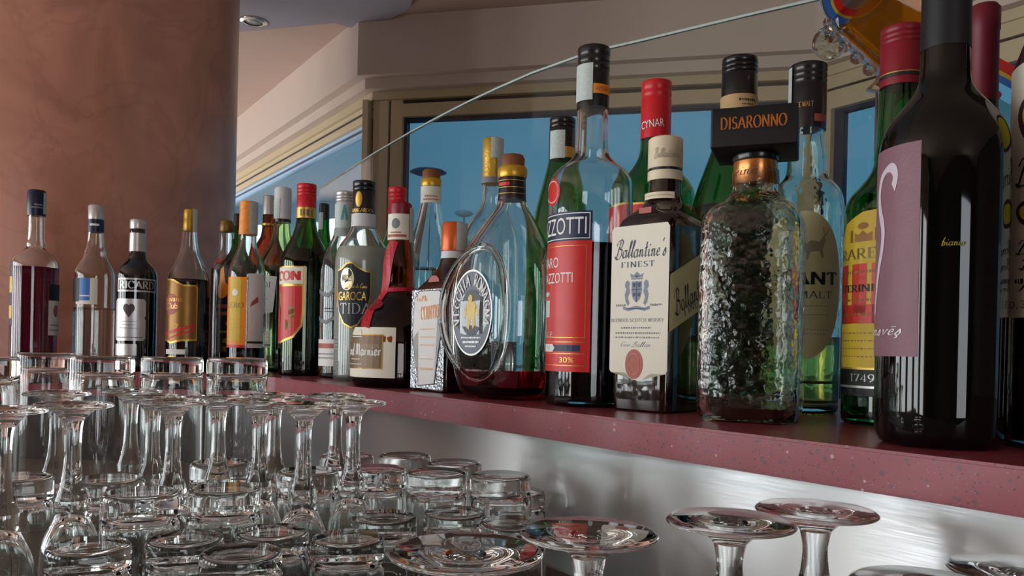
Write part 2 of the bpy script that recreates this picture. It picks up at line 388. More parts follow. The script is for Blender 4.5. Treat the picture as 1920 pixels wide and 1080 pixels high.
def marble():
    m = mat('salmon_marble', (166, 112, 92), .32, bump=0, var=0); nt = m.node_tree; b = nt.nodes['Principled BSDF']
    t = nt.nodes.new('ShaderNodeTexCoord'); n = nt.nodes.new('ShaderNodeTexNoise'); n.inputs['Scale'].default_value = 5; n.inputs['Detail'].default_value = 8; n.inputs['Distortion'].default_value = 1.2
    r = nt.nodes.new('ShaderNodeValToRGB'); e = r.color_ramp.elements
    e[0].position = .25; e[0].color = lin((186, 127, 104)); e[1].position = .75; e[1].color = lin((232, 163, 136))
    n2 = nt.nodes.new('ShaderNodeTexNoise'); n2.inputs['Scale'].default_value = 2.6; n2.inputs['Detail'].default_value = 6; n2.inputs['Distortion'].default_value = 2.5
    r2 = nt.nodes.new('ShaderNodeValToRGB'); q = r2.color_ramp.elements; q[0].position = .47; q[0].color = (1, 1, 1, 1); q[1].position = .5; q[1].color = (.62, .62, .6, 1)
    q.new(.53).color = (1, 1, 1, 1)
    mx = nt.nodes.new('ShaderNodeMix'); mx.data_type = 'RGBA'; mx.blend_type = 'MULTIPLY'; mx.inputs[0].default_value = .28
    for a, c in ((t.outputs['Object'], n.inputs['Vector']), (t.outputs['Object'], n2.inputs['Vector']), (n.outputs[0], r.inputs[0]), (n2.outputs[0], r2.inputs[0]), (r.outputs[0], mx.inputs[6]), (r2.outputs[0], mx.inputs[7]), (mx.outputs[2], b.inputs['Base Color'])): nt.links.new(a, c)
    return m
def quartz():
    m = mat('red_speckled_quartz', (140, 62, 70), .28, var=0); nt = m.node_tree; b = nt.nodes['Principled BSDF']
    t = nt.nodes.new('ShaderNodeTexCoord'); col = None
    prev = None
    for sc_, th, c in ((150, .20, (104, 62, 78)), (260, .17, (92, 44, 56)), (95, .10, (190, 150, 150)), (420, .14, (164, 96, 102))):
        v = nt.nodes.new('ShaderNodeTexVoronoi'); v.inputs['Scale'].default_value = sc_
        nn = nt.nodes.new('ShaderNodeTexNoise'); nn.inputs['Scale'].default_value = sc_*.35
        md = nt.nodes.new('ShaderNodeMath'); md.operation = 'MULTIPLY'
        r = nt.nodes.new('ShaderNodeMapRange'); r.inputs['From Min'].default_value = th*.55; r.inputs['From Max'].default_value = th*.35
        nt.links.new(t.outputs['Object'], v.inputs['Vector']); nt.links.new(t.outputs['Object'], nn.inputs['Vector']); nt.links.new(v.outputs['Distance'], md.inputs[0]); nt.links.new(nn.outputs[0], md.inputs[1]); nt.links.new(md.outputs[0], r.inputs[0])
        mx = nt.nodes.new('ShaderNodeMix'); mx.data_type = 'RGBA'; mx.inputs[6].default_value = lin((140, 62, 70)); mx.inputs[7].default_value = lin(c)
        nt.links.new(r.outputs[0], mx.inputs[0])
        if prev: nt.links.new(prev.outputs[2], mx.inputs[6])
        prev = mx
    nt.links.new(prev.outputs[2], b.inputs['Base Color']); return m
def steel(name, col, rough, sx_, sy_, sz_):
    m = mat(name, col, rough, 1, var=0); nt = m.node_tree; b = nt.nodes['Principled BSDF']
    # brushed along its length: reflections smear up and down
    g = nt.nodes.new('ShaderNodeBsdfAnisotropic'); g.distribution = 'BECKMANN'; g.inputs['Color'].default_value = lin(col)
    g.inputs['Anisotropy'].default_value = .73; cz = nt.nodes.new('ShaderNodeCombineXYZ'); cz.inputs[0].default_value = -.602; cz.inputs[1].default_value = .799; nt.links.new(cz.outputs[0], g.inputs['Tangent'])
    nt.links.new(g.outputs[0], nt.nodes['Material Output'].inputs[0]); b = g
    t = nt.nodes.new('ShaderNodeTexCoord'); mp = nt.nodes.new('ShaderNodeMapping'); mp.inputs['Scale'].default_value = (sx_, sy_, sz_)
    mp.inputs['Rotation'].default_value = (0, 0, math.radians(-127))
    n = nt.nodes.new('ShaderNodeTexNoise'); n.inputs['Scale'].default_value = 40; n.inputs['Detail'].default_value = 4
    r = nt.nodes.new('ShaderNodeMapRange'); r.inputs['To Min'].default_value = rough*.75; r.inputs['To Max'].default_value = rough*1.3
    bu = nt.nodes.new('ShaderNodeBump'); bu.inputs['Strength'].default_value = .008; bu.inputs['Distance'].default_value = .001
    for a, c in ((t.outputs['Object'], mp.inputs[0]), (mp.outputs[0], n.inputs['Vector']), (n.outputs[0], r.inputs[0]), (r.outputs[0], b.inputs['Roughness']), (n.outputs[0], bu.inputs['Height']), (bu.outputs[0], b.inputs['Normal'])): nt.links.new(a, c)
    return m
# --- floor, ceiling, far walls
struct(box('ground', (-40, -20, -.16), (40, 60, -.06), mat('pale_paving', (140, 140, 136), .8)))
struct(box('wall_rear', (-3.5, -4.15, 0), (.5, -4.0, CEIL), brownwall)); struct(box('wall_rear', (1.9, -4.15, 0), (2.75, -4.0, CEIL), brownwall))
struct(box('wall_rear', (.5, -4.15, 0), (1.9, -4.0, .55), brownwall)); struct(box('wall_rear', (.5, -4.15, 2.15), (1.9, -4.0, CEIL), brownwall))
struct(box('wall_right', (2.6, -4.0, 0), (2.75, .05, CEIL), brownwall))
struct(box('wall_left', (-3.5, 6.35, 0), (-3.35, 7.1, CEIL), plaster2)); struct(box('wall_left', (-3.5, 1.9, 0), (-3.35, 3.25, CEIL), brownwall)); struct(box('wall_left', (-3.5, -4.0, 0), (-3.35, -2.2, CEIL), brownwall))
struct(box('wall_left', (-3.5, -3.6, 2.03), (-3.35, 6.4, CEIL), plaster2))
for i, y in enumerate((6.25, 5.25, 4.25, 3.25, 1.76, .96, .16, -.64, -1.44, -2.24)):
    hw = .06 if y > 3 else .12
    struct(box('window_2' if i == 0 else 'trim_2', (-3.34, y-hw, 0), (-3.2, y+hw, 2.25), bronze))
# --- lavender daylight on the ceiling, put in as a thin coloured panel
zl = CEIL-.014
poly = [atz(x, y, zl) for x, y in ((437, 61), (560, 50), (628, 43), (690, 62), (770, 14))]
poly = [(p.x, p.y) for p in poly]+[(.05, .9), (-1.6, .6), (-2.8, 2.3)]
struct(prism('ceiling_light_patch', poly, zl, CEIL-.0005, lav))
# --- the angled window bay: A recedes to the left, B runs across, C comes forward on the right
cA, cB = Vector((-.476, 2.82)), Vector((.958, 2.496))
dA, dB, dC = Vector((-.56, .83)).normalized(), (cB-cA).normalized(), Vector((.56, -.83)).normalized()
line = [cA+dA*5.0, cA, cB, cB+dC*3.0]
def off_line(d):
    out = []; seg = [(line[i+1]-line[i]).normalized() for i in range(3)]; nor = [Vector((s.y, -s.x)) for s in seg]
    for i, p in enumerate(line):
        if i in (0, 3): out.append(p+nor[0 if i == 0 else 2]*d)
        else:
            a, b = nor[i-1], nor[i]; out.append(p+(a+b)*(d/(1+a.dot(b))))
    return [(q.x, q.y) for q in out]
ROOM = [(-3.6, -4.2), (2.75, -4.2), (2.75, .0)]+off_line(-.1)[::-1]+[(-3.6, 7.0)]
struct(prism('ceiling', ROOM, CEIL, CEIL+.1, plaster))
struct(prism('floor', ROOM, -.05, 0, mat('terracotta_floor', (206, 188, 168), .5, var=.08, vscale=4)))
def strip(name, o0, o1, h0, h1, m):
    return struct(prism(name, off_line(o1)+off_line(o0)[::-1], EYE+h0, EYE+h1, m))
strip('wall_front', -.12, .115, .912, 1.106, plaster2)
strip('wall_front', -.12, .08, .876, .912, plaster2)
strip('trim_3', -.05, .045, .848, .876, bronze)
def along(name, c, d, a0, a1, o0, o1, h0, h1, m):
    n = Vector((d.y, -d.x))
    if n.dot(-c) < 0: n = -n
    return struct(prism(name, [tuple(c+d*a+n*o) for a, o in ((a0, o0), (a1, o0), (a1, o1), (a0, o1))], EYE+h0, EYE+h1, m))
LB = (cB-cA).length
# window A (left): head, pale strips painted as the sash-edge reflection, blue gasket, pane
along('window_1', cA, dA, 0, 5, -.04, .03, .795, .848, bronze)
along('trim_4', cA, dA, .01, 5, -.03, .034, .822, .828, dark_gap)
along('trim_4', cA, dA, .02, 5, -.012, .012, .772, .784, gasket)
along('trim_4', cA, dA, .02, 5, -.014, .014, .784, .795, mat('sash_glint_strip', (150, 190, 225), .3))
along('trim_4', cA, dA, .02, 5, -.014, .016, .762, .772, mat('sash_glint_strip', (150, 190, 225), .3))
along('window_1', cA, dA, 0, 5, -.003, .003, -1.2, .765, pane_m)
# corner post and window B (middle)
along('trim_5', cA, dB, -.05, -.03, -.02, .055, -1.2, .848, bronze)
along('trim_5', cA, dB, -.045, .05, -.05, .012, -1.2, .848, dark_gap)
along('trim_5', cA, dB, -.02, .036, -.04, .03, -1.2, .848, bronze)
along('window_3', cA, dB, .045, .088, -.04, .03, -1.2, .848, bronze)
along('window_3', cA, dB, .088, LB-.06, -.04, .03, .79, .835, bronze)
along('window_3', cA, dB, .05, LB-.02, -.04, .02, .835, .848, dark_gap)
along('trim_6', cA, dB, .088, .098, -.02, .012, -1.2, .79, gasket)
along('trim_6', cA, dB, .098, LB-.09, -.02, .012, .78, .79, gasket)
along('window_3', cA, dB, .098, LB-.09, -.003, .003, -1.2, .782, pane_m)
along('window_3', cA, dB, LB-.09, LB-.0, -.04, .02, -1.2, .848, bronze)
# window C (right)
along('window_4', cB, dC, 0, 3, -.04, .036, .81, .848, bronze)
along('trim_7', cB, dC, .0, 3, -.03, .028, .803, .81, dark_gap)
along('window_4', cB, dC, 0, 3, -.04, .032, .748, .803, bronze)
along('window_4', cB, dC, -.01, .045, -.04, .032, -1.2, .75, bronze)
along('trim_7', cB, dC, .045, .07, -.02, .012, -1.2, .748, gasket)
along('trim_7', cB, dC, .07, 2.9, -.02, .012, .738, .748, gasket)
along('window_4', cB, dC, .07, 2.9, -.003, .003, -1.2, .74, pane_m)
along('window_4', cB, dC, .78, .84, -.04, .032, -1.2, .75, bronze)
# --- round column
bm = bmesh.new(); bmesh.ops.create_cone(bm, cap_ends=True, segments=128, radius1=.461, radius2=.461, depth=CEIL, matrix=Matrix.Translation((0, 0, CEIL/2)))
o = frombm('column', bm, marble(), None, True); o.location = (-1.17, 1.95, 0); sharp(o, 60); struct(o)
# --- bar: shelf, backsplash, worktop
shelf_poly = [bar(-.5, 0), bar(1.04, 0), (-.46, 1.315), (-.62, 1.325), (-1.35, 1.24), (-1.35, 1.44), (-1.05, 1.465), (-.78, 1.53), (-.66, 1.68), (-.62, 2.1), (-.42, 2.1), (.0, 1.52), bar(.6, .47), bar(-.5, .47)]
shelf = prism('bar_shelf', shelf_poly, SHELF-.026, SHELF, quartz(), None, .0018)
tag(shelf, 'speckled dark red stone shelf that carries the row of bottles', 'shelf')
sp = [bar(-.55, .03), bar(1.03, .03), bar(1.03, .045), bar(-.55, .045)]
bs = prism('backsplash', sp, 0, SHELF-.0262, steel('brushed_steel', (208, 209, 208), .37, 1, 1, 30))
tag(bs, 'brushed stainless steel backsplash under the red stone shelf', 'panel')
sp = [bar(1.0305, .03), (-.47, 1.35), (-.63, 1.36), (-1.6, 1.28), (-1.6, 1.296), (-.63, 1.376), (-.46, 1.366), bar(1.0305, .045)]
dp = prism('backsplash', sp, 0, SHELF-.0262, mat('dark_grey_laminate', (62, 56, 52), .35, var=.15, vscale=20))
tag(dp, 'dark grey panel under the left end of the shelf, behind the flute stems', 'panel')
wt = prism('worktop', [bar(-.55, .029), bar(1.03, .029), (-.471, 1.349), (-.63, 1.359), (-1.6, 1.279), (-1.6, -.3), (.75, -.3)], COUNTER-.04, COUNTER, mat('grey_brown_rubber', (122, 111, 102), .75, bump=.2, bscale=600, var=.08, spec=.12))
tag(wt, 'grey-brown worktop holding the upturned glasses', 'worktop')
cb = prism('bar_cabinet', [bar(-.5, .06), bar(1.03, .06), (-.4, 1.4), (-.62, 1.42), (-.8, 1.41), (-.72, 1.5), (-.62, 1.66), (-.6, 2.06), (-.44, 2.06), bar(1.0, .4), bar(-.5, .44)], 0, SHELF-.0262, mat('dark_wood', (70, 48, 38), .5))
tag(cb, 'dark wooden bar front below the red stone shelf', 'bar')
# --- curved glass screen behind the bottles
zt = EYE+.42
sp = [(1760, -40), (1640, -17), (1540, 1), (1400, 33), (1300, 57), (1200, 81), (1147, 93), (1083, 111), (1000, 141), (940, 167), (880, 195), (827, 222), (768, 254), (698, 295), (640, 332), (600, 358)]
pl = [atz(x, y-6, zt) for x, y in sp]
def offs(pl, d):
    out = []
    for i, p in enumerate(pl):
        a = pl[max(0, i-1)]; b = pl[min(len(pl)-1, i+1)]; t = (b-a); t.z = 0; t.normalize(); out.append((p.x-t.y*d, p.y+t.x*d))
    return out
scr = tag(empty('glass_screen', (pl[7].x, pl[7].y, SHELF)), 'curved clear glass screen standing behind the bottles', 'screen')
screen_m = bpy.data.materials.new('clear_screen_glass'); screen_m.use_nodes = True
nt = screen_m.node_tree; nt.nodes.remove(nt.nodes['Principled BSDF'])
t_ = nt.nodes.new('ShaderNodeBsdfTransparent'); g_ = nt.nodes.new('ShaderNodeBsdfGlossy'); f_ = thin_fresnel(nt, .02); x_ = nt.nodes.new('ShaderNodeMixShader')
t_.inputs[0].default_value = (.96, .985, .98, 1); g_.inputs['Roughness'].default_value = .01
nt.links.new(f_.outputs[0], x_.inputs[0]); nt.links.new(t_.outputs[0], x_.inputs[1]); nt.links.new(g_.outputs[0], x_.inputs[2]); nt.links.new(x_.outputs[0], nt.nodes['Material Output'].inputs[0])
def local(ps, o): return [(x-o.location.x, y-o.location.y) for x, y in ps]
prism('pane', local(offs(pl, .002)+offs(pl, -.002)[::-1], scr), 0, zt-SHELF-.003, screen_m, scr)
prism('polished_edge', local(offs(pl, .0022)+offs(pl, -.0022)[::-1], scr), zt-SHELF-.003, zt-SHELF, mat('glass_edge_glint', (170, 182, 176), .35), scr)  # brightness of the glass edge put in as a pale opaque colour
# --- recessed ceiling spot
p = atz(476, 40, zl); t = tag(empty('ceiling_spotlight', (p.x, p.y, zl)), 'small recessed spotlight in the lavender ceiling above the column', 'spotlight')
link('rim', lathe_mesh('rim', [(.03, -.006), (.045, -.004), (.047, -.0002), (.03, -.0002), (.03, -.006)], 24), mat('chrome', (210, 210, 210), .15, 1), t)
link('lens', lathe_mesh('lens', [(0, -.003), (.03, -.002), (.03, -.0004), (0, -.0004)], 24), mat('frosted_lens', (150, 150, 150), .3), t)
# --- lamps outside, seen through the middle window
for nm, x, y, Y, rr, c, lb in (('street_lamp', 803, 325, 9.5, .22, (88, 108, 130), 'dark flat-headed lamp outside the middle window, behind the cork-topped bottle'), ('street_lamp', 870, 402, 9.0, .11, (225, 225, 220), 'small pale flat-headed lamp outside the middle window, beside the gold foil cap')):
    p = at(x, y, Y); t = tag(empty(nm, (p.x, p.y, -.06)), lb, 'lamp', 'lamps outside the window'); h = p.z+.06
    link('lamp_head', lathe_mesh('lamp_head', [(0, h-.02), (rr*.6, h-.02), (rr, h+.01), (rr*.8, h+.035), (rr*.2, h+.05), (0, h+.05)], 32), mat('lamp_metal_'+str(c[0]), c, .5), t)
    link('pole', lathe_mesh('pole', [(0, 0), (.03, 0), (.012, h-.02), (0, h-.02)], 12), mat('lamp_metal_'+str(c[0]), c, .5), t)

# ================================================================== bottle materials
clear = mat('clear_glass', (244, 248, 246), .0, trans=1, ior=1.47)
hammered = mat('hammered_glass', (238, 244, 238), .0, trans=1, ior=1.47, bump=1.0, bscale=72)
green = mat('green_glass', (60, 172, 96), .0, trans=1, ior=1.47)
deepgreen = mat('bottle_green_glass', (40, 132, 60), .0, trans=1, ior=1.47)
olive = mat('olive_glass', (150, 160, 60), .0, trans=1, ior=1.47)
amber = mat('amber_glass', (176, 96, 30), .0, trans=1, ior=1.47)
browng = mat('brown_glass', (30, 11, 6), .06, ior=1.5, coat=.6, var=.2)
blackg = mat('black_glass', (9, 12, 12), .05, ior=1.5, coat=.6, var=.1)
wineg = mat('dark_wine_glass', (6, 7, 5), .03, ior=1.45, coat=0, var=.1)
dark = mat('dark_liquid', (12, 7, 8), .1, ior=1.33)
cola = mat('dark_brown_liquid', (40, 12, 8), .1, ior=1.33)
magenta = mat('magenta_liquid', (128, 24, 62), .05, trans=.55, ior=1.33)
redliq = mat('red_liquid', (200, 24, 32), .0, trans=1, ior=1.33)
yellowliq = mat('pale_yellow_liquid', (236, 222, 120), .0, trans=1, ior=1.33)
water = mat('clear_liquid', (240, 244, 242), .0, trans=1, ior=1.33)
milk = mat('milky_liquid', (186, 190, 176), .35, var=.04)
honey = mat('honey_liquid', (240, 146, 22), .02, trans=.75, ior=1.34)
blackcap = mat('black_cap', (14, 14, 18), .3, coat=.3)
navycap = mat('navy_cap', (20, 24, 52), .35)
redcap = mat('red_cap', (196, 26, 34), .35)
deepredcap = mat('deep_red_cap', (128, 18, 32), .4)
burgundy = mat('burgundy_capsule', (104, 18, 34), .5)
whitecap = mat('white_cap', (206, 204, 206), .45)
creamcap = mat('cream_cap', (224, 208, 178), .5)
silvercap = mat('silver_cap', (200, 198, 196), .35, .6)
goldcap = mat('gold_cap', (206, 160, 52), .35, .5)
orangecap = mat('orange_cap', (204, 92, 40), .35, .3)
copper = mat('copper_band', (214, 140, 84), .25, .85)
cork = mat('brown_stopper', (122, 72, 40), .6, bump=.1)
gold = mat('gold_print', (202, 160, 78), .35, .6)
white = mat('white_print', (232, 230, 226), .6)
cream = mat('cream_paper', (228, 222, 204), .6, var=.04)
paper = mat('white_paper', (222, 220, 216), .6, var=.05)
grey = mat('grey_print', (120, 122, 126), .6)
ink = mat('black_print', (24, 24, 30), .5)
navy = mat('navy_print', (28, 38, 70), .45)
red = mat('red_print', (204, 40, 36), .4)
brick = mat('brick_red_print', (172, 84, 72), .5)
orange = mat('orange_print', (236, 140, 30), .45)
yellow = mat('yellow_paper', (208, 174, 44), .5)
plum = mat('plum_paper', (132, 94, 106), .5, bump=.15, bscale=500)
bronzep = mat('brown_paper', (116, 92, 66), .45, .2)
blue = mat('blue_print', (56, 110, 186), .4)
stampm = mat('tax_stamp_paper', (186, 196, 190), .6, bump=.2, bscale=200, var=.2, vscale=300)
bluegrey = mat('blue_grey_print', (70, 84, 112), .6)

def draw(b, name, polys, m, off=.0005, parent=None):
    """print drawn in picture measurements on the side of the bottle that faces the viewer"""
    def fn(a, z, o):
        x, y = a, z; zz = b.z(y); R = b.R(zz); q = (x-(b.cx+(b.ym-y)*ROLL))*b.kr/R
        t = math.asin(max(-.999, min(.999, q))); return b.dirn(t)*(R+o)+Vector((0, 0, zz))
    S = Surf(lambda a, z, o: fn(a+.5, z, o), 1.0, 0.0, 1.0, b.o, 6.0); S.o = S.put(name, [[(x, y) for x, y in q] for q in polys], m, off, parent); return S
def stamp(b, th0, th1, y0, y1, hw, name='tax_stamp', m=None, parent=None):
    return b.label(name, th0, th1, y0, y1, m or stampm, R=b.r(hw)+.0004, parent=parent)
D = math.radians
TOP = ', on the bar shelf'
# ------------------------------------------------------------------ left group, in front of the column
b = Bottle('liquor_bottle', 'clear bottle of magenta liqueur with navy cap, in front of the column', 65, 560, 1.40)
b.body([(None, 46), (506, 47), (490, 46), (478, 37), (470, 24), (465, 17), (458, 19), (452, 16), (405, 15.5), (365, 13)], clear, .0026)
b.liquid(502, magenta); c = b.ring('cap', [(405, 18), (400, 19), (362, 18.6), (357, 17)], navycap)
b.label('cap_print', D(-30), D(50), 392, 384, grey, [rect(0, 1, 0, .3), rect(.2, .8, .6, 1)], R=b.r(19)+.0003)
stamp(b, D(40), D(75), 402, 362, 19)
L = b.label('label', D(34), D(84), 628, 533, cream); L.put('heading', [rect(0, 1, .68, 1)], ink); L.put('picture', [ell(.5, .48, .2, .12)], brick); L.lines([(.1, .9, .2, .03), (.1, .9, .1, .03)], grey)
L = b.label('side_label', D(-84), D(-62), 610, 492, ink); L.put('picture', [rect(0, 1, .1, .3), rect(.2, 1, .5, .75)], yellow)
b = Bottle('liquor_bottle', 'clear spirit bottle with silver cap, navy neck band and blue label', 177, 560, 1.40)
b.body([(None, 39), (522, 39.5), (508, 38), (494, 30), (480, 22), (470, 21), (462, 17), (435, 15), (392, 13)], clear, .0024)
b.liquid(578, water); b.ring('cap', [(412, 15), (388, 15.5), (385, 14.5)], silvercap); b.ring('neck_band', [(436, 16), (412, 15.6)], navycap, cap=False)
L = b.label('neck_print', D(-50), D(30), 428, 418, white, [rect(.1, .9, .3, .7)], R=b.r(16)+.0003)
L = b.label('label', D(-88), D(8), 572, 524, cream, [rect(.3, 1, 0, 1)]); L.put('blue_panel', [rect(.46, .78, .14, 1)], blue); L.put('white_rule', [rect(.46, .78, .3, .34)], white); L.put('dark_panel', [rect(0, .45, .1, 1)], ink)
b = Bottle('liquor_bottle', 'black liquor bottle with silver neck foil and silver crest label, before the column', 256, 560, 1.40)
b.body([(None, 40), (525, 40), (505, 37), (492, 24), (484, 16), (436, 15), (420, 13)], blackg)
b.ring('cap', [(430, 15), (428, 15.6), (416, 15.6), (412, 15)], silvercap); b.ring('neck_foil', [(484, 16.6), (480, 16.2), (438, 15.6)], silvercap, cap=False)
L = b.label('name_plate', D(-60), D(62), 549, 524, blackg); L.put('border', band(ell(.5, .5, .5, .5, 40), ell(.5, .5, .465, .41, 40)) if 0 else frame(0, 1, 0, 1, .03, .12), silvercap); L.text('RICARD', .08, .92, .22, .8, silvercap, font='roman', wmax=.2, wmin=.06)
L = b.label('label', D(-66), D(26), 639, 562, silvercap, [[(.06, 0), (.94, 0), (1, .06), (1, .5), (.96, .55), (1, .6), (1, .94), (.94, 1), (.06, 1), (0, .94), (0, .06)]]); L.put('crest', [ell(.42, .78, .1, .1, 14), ell(.58, .78, .1, .1, 14), [(.34, .72), (.66, .72), (.5, .55)]], mat('dark_crest_print', (70, 52, 56), .4)); L.lines([(.25, .75, .46, .02), (.3, .7, .38, .02), (.2, .8, .3, .02)], grey); L.put('rule', [rect(.08, .92, .07, .09)], grey)
b.label('base_label', D(-66), D(3), 666, 645, silvercap)
b = Bottle('liquor_bottle', 'dark rum bottle with yellow cap and gold curved label, right of the black one', 353, 560, 1.40)
b.body([(None, 41), (540, 41), (515, 38), (490, 26), (472, 18), (455, 15.5), (436, 14), (400, 12)], clear, .0024)
b.liquid(525, cola); b.ring('cap', [(434, 11), (432, 11.8), (412, 11.8), (410, 11), (408, 11.8), (396, 11.8), (393, 11)], goldcap)
stamp(b, D(20), D(70), 436, 393, 14.5)
L = b.label('label', D(-80), D(25), 645, 524, mat('dark_gold_paper', (136, 96, 34), .35, .4), [[(0, .06), (.3, 0), (.6, .04), (1, .05), (1, .86), (.95, .9), (.62, .9), (.35, .98), (0, 1)]])
L.put('gold_border', band([(0, .06), (.3, 0), (.6, .04), (1, .05), (1, .86), (.95, .9), (.62, .9), (.35, .98), (0, 1)], [(.03, .085), (.3, .03), (.6, .07), (.97, .08), (.97, .85), (.93, .875), (.62, .875), (.35, .955), (.03, .97)]), gold)
L.put('red_disc', [ell(.3, .6, .24, .16, 24)], brick); L.text('Havana', .05, .62, .64, .72, gold); L.text('Club', .12, .5, .53, .62, gold); L.put('red_ribbon', [[(.1, .12), (.95, .26), (.95, .31), (.1, .17)], [(.2, .06), (.95, .2), (.95, .23), (.2, .09)]], red); L.text('7', .45, .55, .24, .3, gold)
b.label('base_label', D(-70), D(-5), 664, 655, paper)
# ------------------------------------------------------------------ at the bend of the shelf
b = Bottle('liquor_bottle', 'small clear bottle with dark liquid and brown stopper, beside the column edge', 423, 520, 1.56)
b.body([(None, 28), (515, 28), (500, 26), (485, 15), (470, 13), (440, 13), (425, 11)], clear, .0022); b.liquid(505, dark)
b.ring('stopper', [(436, 12), (434, 13.5), (424, 13.5), (418, 12.5), (414, 12)], mat('dark_gold_stopper', (128, 96, 44), .4, .4)); b.ring('neck_ring', [(494, 20), (488, 17)], red, cap=False)
b = Bottle('liquor_bottle', 'dark green bottle with black cap and orange flame on its label', 445, 540, 1.46)
b.body([(None, 36), (515, 36), (495, 33), (480, 20), (465, 12), (435, 10.5), (410, 9)], deepgreen, .0022); b.liquid(492, dark)
b.ring('cap', [(436, 10), (405, 9.6), (401, 9)], blackcap)
L = b.label('label', D(-85), D(10), 662, 500, ink); L.put('flame', [ell(.35, .72, .28, .1, 18), [(.2, .8), (.5, .8), (.4, .99), (.32, .86), (.24, .95)]], orange); L.lines([(.0, .9, .53, .05), (.05, .9, .45, .05)], brick, name='worn_lettering'); L.text('G', .55, .75, .3, .37, gold); L.lines([(.3, .9, .24, .03), (.45, .8, .14, .06), (.45, .8, .05, .07)], gold)
b = Bottle('liquor_bottle', 'bottle with orange and yellow neck capsule and yellow label, before the black-capped green one', 463, 540, 1.38)
b.body([(None, 36), (520, 36), (500, 33), (480, 25), (458, 16), (442, 16), (390, 14)], clear, .0022); b.liquid(650, dark)
b.ring('capsule', [(441, 17.5), (380, 16.5), (378, 15)], mat('orange_capsule', (236, 142, 40), .45, var=.35, vscale=120)); stamp(b, D(5), D(80), 440, 380, 17.6)
L = b.label('label', D(-75), D(0), 652, 522, orange); L.put('yellow_panel', [rect(.22, .78, .1, .98)], yellow); L.text('APERO', -.1, .9, .56, .64, bronzep, font='roman'); L.put('leaf', [ell(.5, .78, .14, .05, 12)], white); L.put('border', [rect(0, 1, 0, .04)], red); L.lines([(.3, .8, .4, .012), (.3, .8, .34, .012), (.3, .8, .28, .012)], orange)
L = b.label('side_label', D(4), D(60), 652, 515, paper); L.put('mark', [[(.1, .55), (.6, .62), (.55, .7), (.2, .62)]], brick); L.put('dark_rule', [rect(0, 1, .06, .09)], ink)
b = Bottle('liquor_bottle', 'amber-necked bottle with grey cap, behind the white-capped one', 501, 540, 1.64)
b.body([(None, 38), (500, 38), (480, 35), (455, 20), (440, 12), (400, 11), (380, 10)], amber, .0022); b.liquid(500, cola)
b.ring('cap', [(403, 12), (370, 11.6), (367, 11)], silvercap); b.ring('neck_ring', [(424, 13), (420, 13)], goldcap, cap=False)
b = Bottle('liquor_bottle', 'clear rum bottle with tall white cap and white bat label', 527, 540, 1.48)
b.body([(None, 46), (510, 46), (490, 42), (468, 30), (445, 18), (417, 16), (370, 13)], mat('pale_green_glass', (206, 222, 176), 0, trans=1, ior=1.47), .0024); b.liquid(590, water)
b.ring('cap', [(416, 16.5), (356, 16.2), (352, 15)], whitecap); b.ring('cap_seam', [(418, 16.8), (412, 16.8)], blackcap, cap=False)
stamp(b, D(-75), D(-20), 412, 375, 16.6)
L = b.label('label', D(-88), D(-10), 592, 515, paper, [[(.0, .02), (.5, .0), (.9, .06), (1, .9), (0, 1)]]); L.text('BACARDI', -.35, .8, .64, .78, ink, font='roman', wmax=.1); L.put('bat', [[(.4, .4), (.55, .36), (.7, .4), (.62, .3), (.48, .3)]], ink)
L = b.label('base_label', D(-85), D(-22), 652, 622, paper); L.put('rule', [rect(0, 1, .12, .2)], ink); L.lines([(.1, .9, .72, .08), (.1, .9, .5, .08)], gold)
# ------------------------------------------------------------------ the long straight row
b = Bottle('liquor_bottle', 'dark green aperitif bottle with red screw cap and red shield label', 571, 560, 1.35)
b.body([(None, 47), (500, 47), (484, 46), (466, 38), (445, 26), (425, 19.5), (411, 18.5), (360, 16)], mat('dark_olive_glass', (86, 128, 40), 0, trans=1, ior=1.47), .0026); b.liquid(470, mat('blue_black_liquid', (10, 12, 16), .06, coat=.5))
b.screw('cap', 391, 346, 18.6, redcap, 3, .5); L = b.label('neck_band', D(-90), D(90), 411, 391, gold, R=b.r(18.9)); L.put('lettering', [rect(.3, .36, .2, .8), rect(.4, .46, .2, .8), rect(.5, .6, .2, .8), rect(.66, .7, .2, .8)], bronzep)
L = b.label('label', D(-92), D(0), 645, 503, gold, [[(0, 0), (.3, 0), (.75, .08), (.95, .22), (1, .4), (1, 1), (0, 1)]]); L.put('cream_panel', [rect(0, .96, .77, .985)], cream); L.text('RACCON', -.6, .9, .81, .94, red, font='roman', wmax=.3, wmin=.1)
L.put('red_panel', [[(0, .03), (.3, .03), (.7, .1), (.9, .24), (.94, .4), (.94, .74), (0, .74)]], red); L.put('figure', [[(.1, .2), (.35, .3), (.3, .66), (.12, .7)], ell(.68, .4, .1, .09, 12), ell(.55, .24, .12, .07, 12)], mat('olive_print', (150, 130, 50), .5))
b = Bottle('liquor_bottle', 'grey-green bottle with dark cap, half hidden behind the red-capped aperitif', 605, 540, 1.53)
b.body([(None, 29), (500, 29), (470, 20), (445, 11), (400, 9.5), (390, 8)], deepgreen, .0022); b.liquid(480, dark); b.ring('cap', [(412, 10), (384, 9.4), (382, 9)], blackcap); stamp(b, D(-80), D(-10), 440, 400, 10)
b = Bottle('liquor_bottle', 'clear bottle with ribbed silver cap, left of the coconut liqueur', 643, 560, 1.28)
b.body([(None, 43), (520, 43.5), (490, 42), (470, 35), (450, 23), (436, 19), (412, 17), (375, 14)], clear, .0024); b.liquid(683, mat('brown_spirit', (150, 84, 40), .02, trans=.8, ior=1.33))
